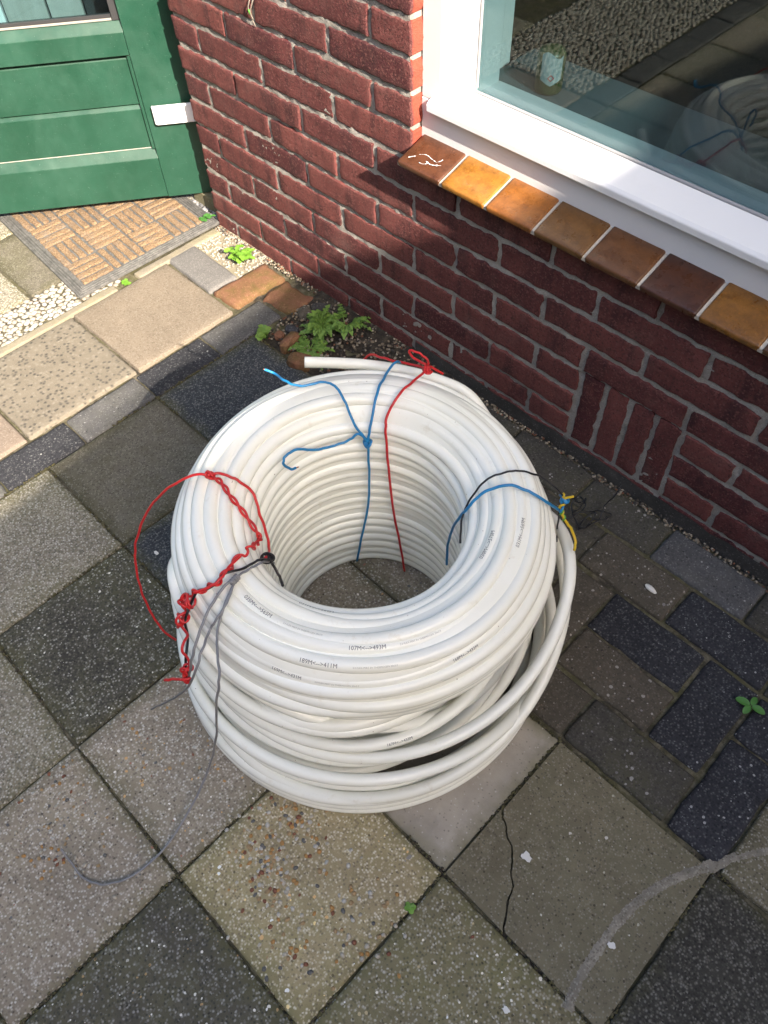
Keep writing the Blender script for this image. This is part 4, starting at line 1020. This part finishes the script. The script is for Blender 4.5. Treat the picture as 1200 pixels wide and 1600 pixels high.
# free end of the pipe behind the coil
mb = MB(); P = catmull(W_PIPE_END + [(0.49, 0.862, 0.305), (0.55, .85, .27), (.61, .83, .23)], 10); tube(mb, P, PR, 14)
fe = mb.build('free_end', MT['pipe'], coil, True)
# ---- printed metre marks on the windings
def RR(key): return PR if isinstance(key, str) else PM
def surf_pt(key, t, phi, lift=.00025):
    o, fr, fz, c = rings[key]
    e_ = 1e-3
    P = lambda q: np.array([c[0] + fr(q) * math.cos(q), c[1] + fr(q) * math.sin(q), fz(q)])
    p = P(t); tg = P(t + e_) - P(t - e_); tg /= np.linalg.norm(tg)
    out = np.array([math.cos(t), math.sin(t), 0]); out -= tg * (out @ tg); out /= np.linalg.norm(out)
    up = np.cross(tg, out) * -1
    if up[2] < 0: up = -up
    return p + (RR(key) + lift) * (math.cos(phi) * out + math.sin(phi) * up)
def text_on(key, body, t0, phi0, h=.0072, mat='ink', sp=1.0, squash=1.0):
    """print text along winding `key` starting at angle t0, at cross-section angle phi0"""
    o, fr, fz, c = rings[key]
    cu_ = bpy.data.curves.new('t', 'FONT'); cu_.body = body; cu_.size = 1.0; cu_.space_character = sp
    cu_.offset = 0.0; cu_.fill_mode = 'FRONT'; cu_.resolution_u = 2
    ob = bpy.data.objects.new('t', cu_); COL.objects.link(ob)
    dg = bpy.context.evaluated_depsgraph_get(); me = bpy.data.meshes.new_from_object(ob.evaluated_get(dg))
    bpy.data.objects.remove(ob, do_unlink=True)
    rad = fr(t0)
    bm = bmesh.new(); bm.from_mesh(me); bpy.data.meshes.remove(me)
    bmesh.ops.triangulate(bm, faces=bm.faces[:])
    if h > .005: bmesh.ops.subdivide_edges(bm, edges=bm.edges[:], cuts=3, use_grid_fill=True)
    bm.verts.index_update()
    V = [surf_pt(key, t0 + v.co.x * h / rad, phi0 + v.co.y * h * squash / RR(key)) for v in bm.verts]
    F = [tuple(v.index for v in q.verts) for q in bm.faces]
    bm.free()
    return meshobj('printed_text', V, F, MT[mat], o)

TEXTS = [('035M<-->565M', -1.553, -1.272, 0.4541), ('031M<-->569M', -1.25, -0.90, 0.412), ('107M<-->493M', -0.833, -0.575, 0.480), ('189M<-->411M', -1.077, -0.833, 0.500), ('169M<-->431M', -1.215, -1.02, 0.5323),
         ('168M<-->432M', -0.306, -0.121, 0.5249), ('030M<-->570M', 0.259, 0.571, 0.4326), ('031M<-->569M', 0.431, 0.689, 0.4743)]
for body, ta, tb, s0 in TEXTS:
    key = min(ringlist, key=lambda q: abs(q[3] - s0))
    k_, rc, zc, sk = key
    nrm = prof_c(sk, -1.0) - prof_at(sk); phi = math.atan2(nrm[1], nrm[0])
    tb = min(tb, ta + .075 / rc)
    text_on(k_, body, ta, phi - .35 * .0085 / PR, h=(tb - ta) * rc / 7.9, squash=1.05)
    if s0 > .42 and ta < -.5:
        text_on(k_, '2.0 FLEX-PERT EV THERMOGEN 20x2.0', tb + .03, phi - .2, h=.0034, mat='ink2')
k_, rc, zc, sk = min(ringlist, key=lambda q: abs(q[3] - .54))
text_on('L5', '167M<-->433M', -.66, 0.55, h=.0062)
# ================================================================== wires tying the coil
def strand(name, P, mat, parent, r=.0022, n=8, sub=8, wob=0.0013, seed=1):
    C_ = catmull(P, sub)
    for i in range(1, len(C_) - 1):
        C_[i] += wob * np.array([nz(i * .35, seed, 1), nz(i * .35, seed, 5), nz(i * .35, seed, 9)])
    mb = MB(); tube(mb, C_, r, n)
    return mb.build(name, MT[mat], parent, True)
def twist(name, P, mat, parent, turns, rad=.0034, phase=0, r=.0020, sub=14):
    C_ = catmull(P, sub); N = len(C_); out = []
    for i, p in enumerate(C_):
        t = C_[min(i + 1, N - 1)] - C_[max(i - 1, 0)]; t /= np.linalg.norm(t)
        u = np.cross(t, [0.3, 0.2, 1]); u /= np.linalg.norm(u); v = np.cross(t, u); a = 2 * math.pi * turns * i / N + phase
        out.append(p + rad * (math.cos(a) * u + math.sin(a) * v))
    mb = MB(); tube(mb, out, r, 8)
    return mb.build(name, MT[mat], parent, True)
def knot(p, mat, parent, rad=.006, r=.0019, seed=0, n=3):
    rad *= 1.35; rnd = random.Random(seed); mb = MB()
    for k in range(n):
        ax = Vector((rnd.uniform(-1, 1), rnd.uniform(-1, 1), rnd.uniform(-.3, 1))).normalized()
        q = ax.to_track_quat('Z', 'Y'); rr_ = rad * rnd.uniform(.6, 1.05)
        c = [tuple(Vector(p) + q @ Vector((rr_ * math.cos(a), rr_ * .75 * math.sin(a), .003 * math.sin(2 * a)))) for a in np.linspace(0, 2 * math.pi, 20, endpoint=False)]
        P = np.array(c + [c[0], c[1]]); tube(mb, P, r, 7)
    return mb.build('knot', MT[mat], parent, True)
def tip(P0, P1, parent, r=.0011, L=.006):
    a, b_ = np.array(P0), np.array(P1); d = (b_ - a) / np.linalg.norm(b_ - a)
    mb = MB(); tube(mb, [b_ - d * .001, b_ + d * L], r, 6); return mb.build('bare_tip', MT['copper'], parent, True)

t = tag(empty('blue_wire', W_BLUE_MAIN[4]), 'blue wire knotted inside the coil with two loose tails', 'wire', 'wires tying the coil')
strand('strand', W_BLUE_MAIN, 'wblue', t); strand('tail', W_BLUE_TAIL, 'wblue', t, r=.0021); strand('tail', W_BLUE_TAIL2, 'wblue', t)
knot(W_BLUE_MAIN[4], 'wblue', t, .0062, seed=2, n=4); tip(W_BLUE_TAIL2[-2], W_BLUE_TAIL2[-1], t); tip(W_BLUE_TAIL[-2], W_BLUE_TAIL[-1], t, L=.002)
t = tag(empty('red_wire', W_RED_BACK[-1]), 'red wire running up the back of the coil to a knot by the wall', 'wire', 'wires tying the coil')
strand('strand', W_RED_BACK, 'wred', t); strand('tail', W_RED_BACK_T1, 'wred', t); strand('tail', W_RED_BACK_T2, 'wred', t); knot(W_RED_BACK[-1], 'wred', t, .0065, seed=5, n=4)
t = tag(empty('red_wire', W_RED_LOOP[0]), 'red wire with a wide loop out over the slabs, twisted round black wire', 'wire', 'wires tying the coil')
strand('loop', W_RED_LOOP, 'wred', t, r=.0021); strand('strand', W_RED_RIGHT, 'wred', t); knot(W_RED_LOOP[0], 'wred', t, .0055, seed=8, n=2)
twist('twisted_strand', W_RED_TWIST, 'wred', t, 4.2, .0027); twist('twisted_strand', W_RED_TWIST, 'wred', t, 4.2, .0027, phase=math.pi)
twist('twisted_strand', W_RED_DOWN, 'wred', t, 9, .0045, r=.0020); strand('strand', [tuple(np.array(p) + (.002, -.003, .004)) for p in W_RED_DOWN[2:7]], 'wred', t)
knot(W_RED_DOWN[7], 'wred', t, .011, seed=11, n=3); knot(tuple(np.array(W_RED_DOWN[8]) + (0, -.003, -.004)), 'wred', t, .010, seed=12, n=2)
strand('tail', [W_RED_DOWN[8], (.446, .226, .35), (.4405, .2225, .335), (.436, .221, .325)], 'wred', t); strand('tail', W_RED_END, 'wred', t); knot(W_RED_END[0], 'wred', t, .006, seed=14, n=2)
t = tag(empty('black_wire', W_BLACK_DOWN[0]), 'black wire wound with red wire down the left side of the coil', 'wire', 'wires tying the coil')
twist('strand', W_BLACK_DOWN, 'wblack', t, 5, .0020, 2.0); strand('strand', W_BLACK_IN, 'wblack', t); knot(W_BLACK_DOWN[0], 'wblack', t, .007, seed=16, n=4)
t = tag(empty('gray_wire', W_GRAY_TOP[-1]), 'grey wire with three loose ends, one trailing over the front slabs', 'wire', 'wires tying the coil')
strand('strand', W_GRAY_TOP, 'wgray', t, r=.0018); strand('tail', W_GRAY1, 'wgray', t, r=.0021); strand('tail', W_GRAY2, 'wgray', t, r=.0019); strand('tail', W_GRAY3, 'wgray', t, r=.0019)
twist('twisted_strand', [tuple(np.array(W_GRAY_TOP[-1]) + (.0018 * k_, -.0052 * k_, .0016 * k_)) for k_ in range(4)], 'wgray', t, 4, .0036)
t = tag(empty('black_wire', W_BLACK_ARCH[-1]), 'black wire arching over the right rim of the coil', 'wire', 'wires tying the coil')
strand('strand', W_BLACK_ARCH, 'wblack', t, r=.0016); strand('strand', W_BLACK_DROP, 'wblack', t, r=.0016)
t = tag(empty('blue_wire', W_BLUE_ARCH[-1]), 'thick blue wire arching over the right rim of the coil', 'wire', 'wires tying the coil')
strand('strand', W_BLUE_ARCH, 'wblue', t, r=.0023); knot(W_TIE_R[1], 'wblue', t, .0055, seed=21, n=3)
twist('strand', W_TIE_R, 'wblue', t, 2.5, .0024)
t = tag(empty('yellow_wire', W_YELLOW[0]), 'short yellow and green wire twisted at the right rim of the coil', 'wire', 'wires tying the coil')
twist('strand', W_TIE_R, 'wyellow', t, 2.5, .0026, math.pi); twist('stripe', W_TIE_R[1:] + W_YELLOW[1:2], 'wgreen', t, 3, .0030, 1.2, r=.0012)
strand('strand', W_YELLOW, 'wyellow', t, r=.0022); strand('stub', W_STUB_R, 'wyellow', t, r=.0021)
t = tag(empty('black_wire', W_TANGLE[0]), 'thin black wire tangled on the pavers between coil and wall', 'wire')
strand('strand', W_TANGLE, 'wblack', t, r=.0014, wob=.003); strand('strand', W_TANGLE2, 'wblack', t, r=.0013, wob=.004)

# ================================================================== weeds
def leaflet(mb, base, dirv, nrm, L, W, lobes=3, seed=0, droop=.25):
    d = Vector(dirv).normalized(); nn = Vector(nrm).normalized(); sd_ = d.cross(nn).normalized(); nn = sd_.cross(d)
    pts = []
    for i in range(15):
        a = -math.pi * .92 + 2 * math.pi * .92 * i / 14
        rr_ = .5 * (1 + .30 * math.cos(lobes * a)) if lobes else .5
        x = (.5 + rr_ * math.cos(a)); y = rr_ * math.sin(a)
        pts.append((x, y))
    V = [Vector(base)]
    for x, y in pts:
        V.append(Vector(base) + d * (L * x) + sd_ * (W * y) + nn * (-droop * L * x * x + .35 * W * abs(y) * .6))
    V.append(Vector(base) + d * (L * .55) + nn * (-droop * L * .3))
    n = len(pts)
    F = [(n + 1, i + 1, i + 2) for i in range(n - 1)] + [(n + 1, n, 0), (n + 1, 0, 1)]
    mb.add(V, F)
def frond(mb, base, az, el, L, sz, rnd, pairs=3):
    base = Vector(base); hd = Vector((math.cos(az), math.sin(az), 0)); pts = []
    for i in range(8):
        t = i / 7
        pts.append(base + hd * (L * t * math.cos(el)) + Vector((0, 0, L * math.sin(el) * t - .45 * L * t * t)))
    tube(mb, [tuple(p) for p in pts], [.0012 - .0006 * i / 7 for i in range(8)], 5)
    sd_ = Vector((-hd.y, hd.x, 0))
    for k in range(pairs):
        t = .42 + .5 * k / pairs; p = pts[int(t * 7)]
        for sg in (-1, 1):
            d = (hd * .75 + sd_ * sg + Vector((0, 0, rnd.uniform(-.1, .25)))); s0 = sz * (1.15 - .18 * k) * rnd.uniform(.85, 1.15)
            q = p + d.normalized() * s0 * .35
            for a_ in (-.7, .7, 0):
                d2 = d.normalized() + sd_.cross(Vector((0, 0, 1))) * 0 + (hd * math.cos(a_) + sd_ * sg * math.sin(a_)) * .8
                leaflet(mb, q if a_ == 0 else p + d.normalized() * s0 * .15, d2, Vector((rnd.uniform(-.3, .3), rnd.uniform(-.3, .3), 1)), s0 * (.75 if a_ == 0 else .6), s0 * .55, 3, droop=.3)
    leaflet(mb, pts[-2], pts[-1] - pts[-2] + hd * .002, (0, 0, 1), sz, sz * .8, 3)
def weed(name, label, loc, n, L, sz, mat, seed, el=(.6, 1.2), pairs=3, az=None):
    rnd = random.Random(seed); t = tag(empty(name, loc), label, 'plant')
    for k in range(n):
        mb = MB(); a = (az[k] if az else 2 * math.pi * k / n + rnd.uniform(-.4, .4))
        frond(mb, (loc[0] + rnd.uniform(-.008, .008), loc[1] + rnd.uniform(-.006, .006), loc[2]), a, rnd.uniform(*el), L * rnd.uniform(.75, 1.15), sz * rnd.uniform(.8, 1.15), rnd, pairs)
        mb.build('frond', MT[mat], t, True)
    return t
weed('ferny_weed', 'larger ferny green weed in the soil by the wall', (-.185, 1.035, .0), 30, .085, .0145, 'leaf', 3, (.4, 1.3), 5)
weed('ferny_weed', 'ferny weed leaning on the brick wall above the soil patch', (-.145, 1.085, .004), 11, .095, .0140, 'leaf', 8, (.6, 1.2), 5, az=[.2, -.5, -1.2, 1.0, 2.6, -2.2, .6, -.1, -1.7, .4, -.8])
weed('ferny_weed', 'low ferny weed beside the broken brick pieces', (-.15, .965, .0), 20, .066, .0130, 'leaf', 12, (.3, .9), 5)
def clover(name, label, loc, n, spread, sz, mat, seed, h=(.012, .03)):
    rnd = random.Random(seed); t = tag(empty(name, loc), label, 'plant')
    mb = MB(); lv = []
    for k in range(n):
        a = rnd.uniform(0, 6.28); rr_ = spread * math.sqrt(rnd.random()); z = rnd.uniform(*h)
        top = Vector((loc[0] + rr_ * math.cos(a), loc[1] + rr_ * math.sin(a), loc[2] + z))
        tube(mb, [(loc[0] + rr_ * .3 * math.cos(a), loc[1] + rr_ * .3 * math.sin(a), loc[2] - .002), tuple(top * .5 + Vector((loc[0] + rr_ * .5 * math.cos(a), loc[1] + rr_ * .5 * math.sin(a), loc[2] + z * .7)) * .5), tuple(top)], .0008, 5)
        lv.append((top, a))
    mb.build('stem', MT[mat], t, True)
    for top, a in lv:
        mb = MB()
        for q in range(3):
            b_ = a + q * 2.094 + rnd.uniform(-.3, .3)
            leaflet(mb, top, (math.cos(b_), math.sin(b_), .15), (rnd.uniform(-.2, .2), rnd.uniform(-.2, .2), 1), sz * rnd.uniform(.8, 1.2), sz * rnd.uniform(.8, 1.1), 0, droop=.2)
        mb.build('leaf', MT[mat], t, True)
clover('clover_weed', 'bright green clump of leaves between orange brick and wall', (-.560, 1.078, 0), 18, .033, .015, 'leaf2', 4, (.012, .04))
clover('clover_weed', 'small round leaved weed at the edge of the dark slab', (-.268, .922, 0), 7, .026, .015, 'leaf', 6, (.008, .03))
clover('clover_weed', 'tiny yellow green sprout in the gap of the kerb below the mat', (-.722, .795, -.004), 4, .012, .010, 'leaf2', 7, (.004, .012))
clover('clover_weed', 'tiny sprout in the joint beside the pebble slab', (.904, .228, -.004), 4, .007, .008, 'leaf2', 9, (.004, .012))
clover('clover_weed', 'small weed at the wall corner next to the doormat', (-.775, 1.118, 0), 4, .016, .013, 'leaf3', 10, (.008, .02))
t = tag(empty('seedling', (1.108, .884, 0)), 'dark green seedling with four leaves among the blue black pavers', 'plant')
for q, (b_, s0) in enumerate(((.15, .023), (1.6, .018), (3.35, .024), (4.6, .019))):
    mb = MB(); leaflet(mb, (1.108 + .002 * math.cos(b_), .884 + .002 * math.sin(b_), .010), (math.cos(b_), math.sin(b_), .25), (0, 0, 1), s0, s0 * .62, 0, droop=.3); mb.build('leaf', MT['leaf3'], t, True)
mb = MB(); tube(mb, [(1.108, .884, -.006), (1.108, .884, .011)], .001, 5); mb.build('stem', MT['leaf3'], t, True)

# ================================================================== rubble and small litter
def rock(name, label, cat, loc, s3, mat, seed, rz=0, sub=2):
    vv, ff = ico(sub); rnd = random.Random(seed); V = []
    c_, s_ = math.cos(rz), math.sin(rz)
    for x, y, z in vv:
        m_ = max(abs(x), abs(y), abs(z)); k_ = (1 / m_) * .55 + .45
        k_ *= 1 + .16 * nz(x * 1.6 + seed, y * 1.6, z * 1.6) + .05 * nz(x * 6, y * 6, z * 6 + seed)
        X, Y, Z = x * k_ * s3[0], y * k_ * s3[1], z * k_ * s3[2]
        V.append((loc[0] + c_ * X - s_ * Y, loc[1] + s_ * X + c_ * Y, loc[2] + Z))
    return tag(meshobj(name, V, ff, MT[mat], None, False), label, cat)
rock('brick_fragment', 'upright orange brick fragment between dark slab and ferny weeds', 'rubble', (-.205, .945, .006), (.016, .034, .02), 'redfrag', 3, R(10))
rock('brick_fragment', 'broken brick lump just behind the white pipe end', 'rubble', (-.135, .915, .006), (.030, .022, .022), 'redfrag', 5, R(30))
rock('brick_fragment', 'small brick chip under the round leaved weed', 'rubble', (-.245, .945, .003), (.014, .012, .012), 'redfrag', 6, .3)
rock('stone', 'small blue black stone in the soil next to the ferny weed', 'stone', (-.235, .978, .006), (.018, .014, .012), 'paver_blue', 7, .3)
rock('stone', 'flat grey stone against the foot of the brick wall', 'stone', (-.245, 1.09, .004), (.03, .014, .012), 'render', 9, .6)
rock('stone', 'brown stone lump beside the mossy half brick', 'stone', (-.262, 1.045, .004), (.018, .022, .014), 'paver_tan', 15, .9)
rock('stone', 'tan stone on the soil just left of the red knot', 'stone', (.07, 1.06, .008), (.04, .022, .012), 'pebble', 11, -.2)
vv, ff = ico(2)
sh = meshobj('shell', [(.847 + .0145 * x * math.cos(-.12) - .0055 * y * math.sin(-.12) * 1, .9665 + .0145 * x * math.sin(-.12) + .0058 * y * (1 - .25 * x), .0050 + .0040 * z) for x, y, z in vv], ff, MT['shell'], None, True)
tag(sh, 'white oval shell lying on a brown paver near the wall', 'shell')
for q, (x, y, s0, lb) in enumerate(((.984, .414, .008, 'white paint flake beside the crack of the slab'), (1.155, .405, .0062, 'white paint flake inside the mortar arc'), (1.095, .229, .0062, 'white paint flake near the bottom edge, on the mossy slab'), (.069, .338, .006, 'white flake on the black slab inside the red loop'))):
    pts = [(x + s0 * (1 + .8 * nz(q * 3.3 + .5, math.cos(a) * 1.7, math.sin(a) * 1.7)) * math.cos(a), y + s0 * .8 * (1 + .8 * nz(q * 5.1 + .5, math.cos(a) * 1.7, math.sin(a) * 1.7)) * math.sin(a)) for a in np.linspace(0, 2 * math.pi, 14, endpoint=False)]
    tag(prism('paint_flake', pts, MT['shell'], .0028, .0012, None, .0003), lb, 'paint flake')

# ================================================================== neighbouring garage, out of frame, that shades the patio
HH = 3.2
def ex_(y): return -0.409 + HH * 1.368 - 0.132 * (y - 1.138)
gar = tag(empty('garage', (6, -3, 0)), 'flat roofed brick garage across the yard', 'building')
y0, y1 = -8.0, 0.85
prism('roof', [(ex_(y0), y0), (ex_(y0) + 4, y0), (ex_(y1) + 4, y1), (ex_(y1), y1)], MT['render'], HH, .16, gar, .004)
prism('wall', [(ex_(y0) + .2, y0 + .2), (ex_(y0) + 3.8, y0 + .2), (ex_(y1) + 3.8, y1 - .2), (ex_(y1) + .2, y1 - .2)], MT['brickwork'], HH - .165, HH - .1, gar, .004)
yy = -2.0
prism('door', [(ex_(yy) + .16, yy), (ex_(yy) + .19, yy), (ex_(yy - .95) + .19, yy - .95), (ex_(yy - .95) + .16, yy - .95)], MT['green'], 2.05, 2.05, gar, .004)

# unseen timber block, added to keep sky light off the house wall
blocker = tag(empty('sky_blocker', (0, -2.9, 0)), 'unseen dark timber block added to cut sky light on the house wall', 'light blocker')
for k in range(60):
    mb = MB(); x = -4.4 + .15 * k; mb.box(x, x + .143, -2.72, -2.70, -.05, 3.45 + .01 * nz(k * 3.1, 0)); mb.build('board', MT['blocker_wood'], blocker, bevel=.003, seg=1)
mb = MB(); mb.box(-4.4, 4.6, -5.2, -2.722, -.05, 3.44); mb.build('frame', MT['blocker_wood'], blocker)
mb = MB(); mb.box(-4.6, 4.8, -5.4, -2.55, 3.47, 3.58); mb.build('roof', MT['render'], blocker, bevel=.01, seg=1)
# hedge beyond the path
rnd = random.Random(77); hd_ = tag(empty('hedge', (-1.75, -1.2, 0)), 'dark green hedge beyond the path', 'hedge')
mb = MB()
for k in range(2600):
    x = rnd.uniform(-2.1, -1.42); y = rnd.uniform(-3.2, -.25); z = rnd.uniform(.02, .75) 
    d = Vector((rnd.uniform(-1, 1), rnd.uniform(-1, 1), rnd.uniform(-.4, 1)))
    leaflet(mb, (x, y, z), d, (rnd.uniform(-1, 1), rnd.uniform(-1, 1), 1), rnd.uniform(.03, .05), rnd.uniform(.02, .03), 0)
fo = mb.build('foliage', MT['leaf3'], hd_); fo['kind'] = 'stuff'
mb = MB()
for k in range(14): tube(mb, [(-1.76 + rnd.uniform(-.1, .1), -.4 - .2 * k, -.02), (-1.76 + rnd.uniform(-.2, .2), -.4 - .2 * k + rnd.uniform(-.1, .1), .6)], .012, 6)
mb.build('stem', MT['soil'], hd_)
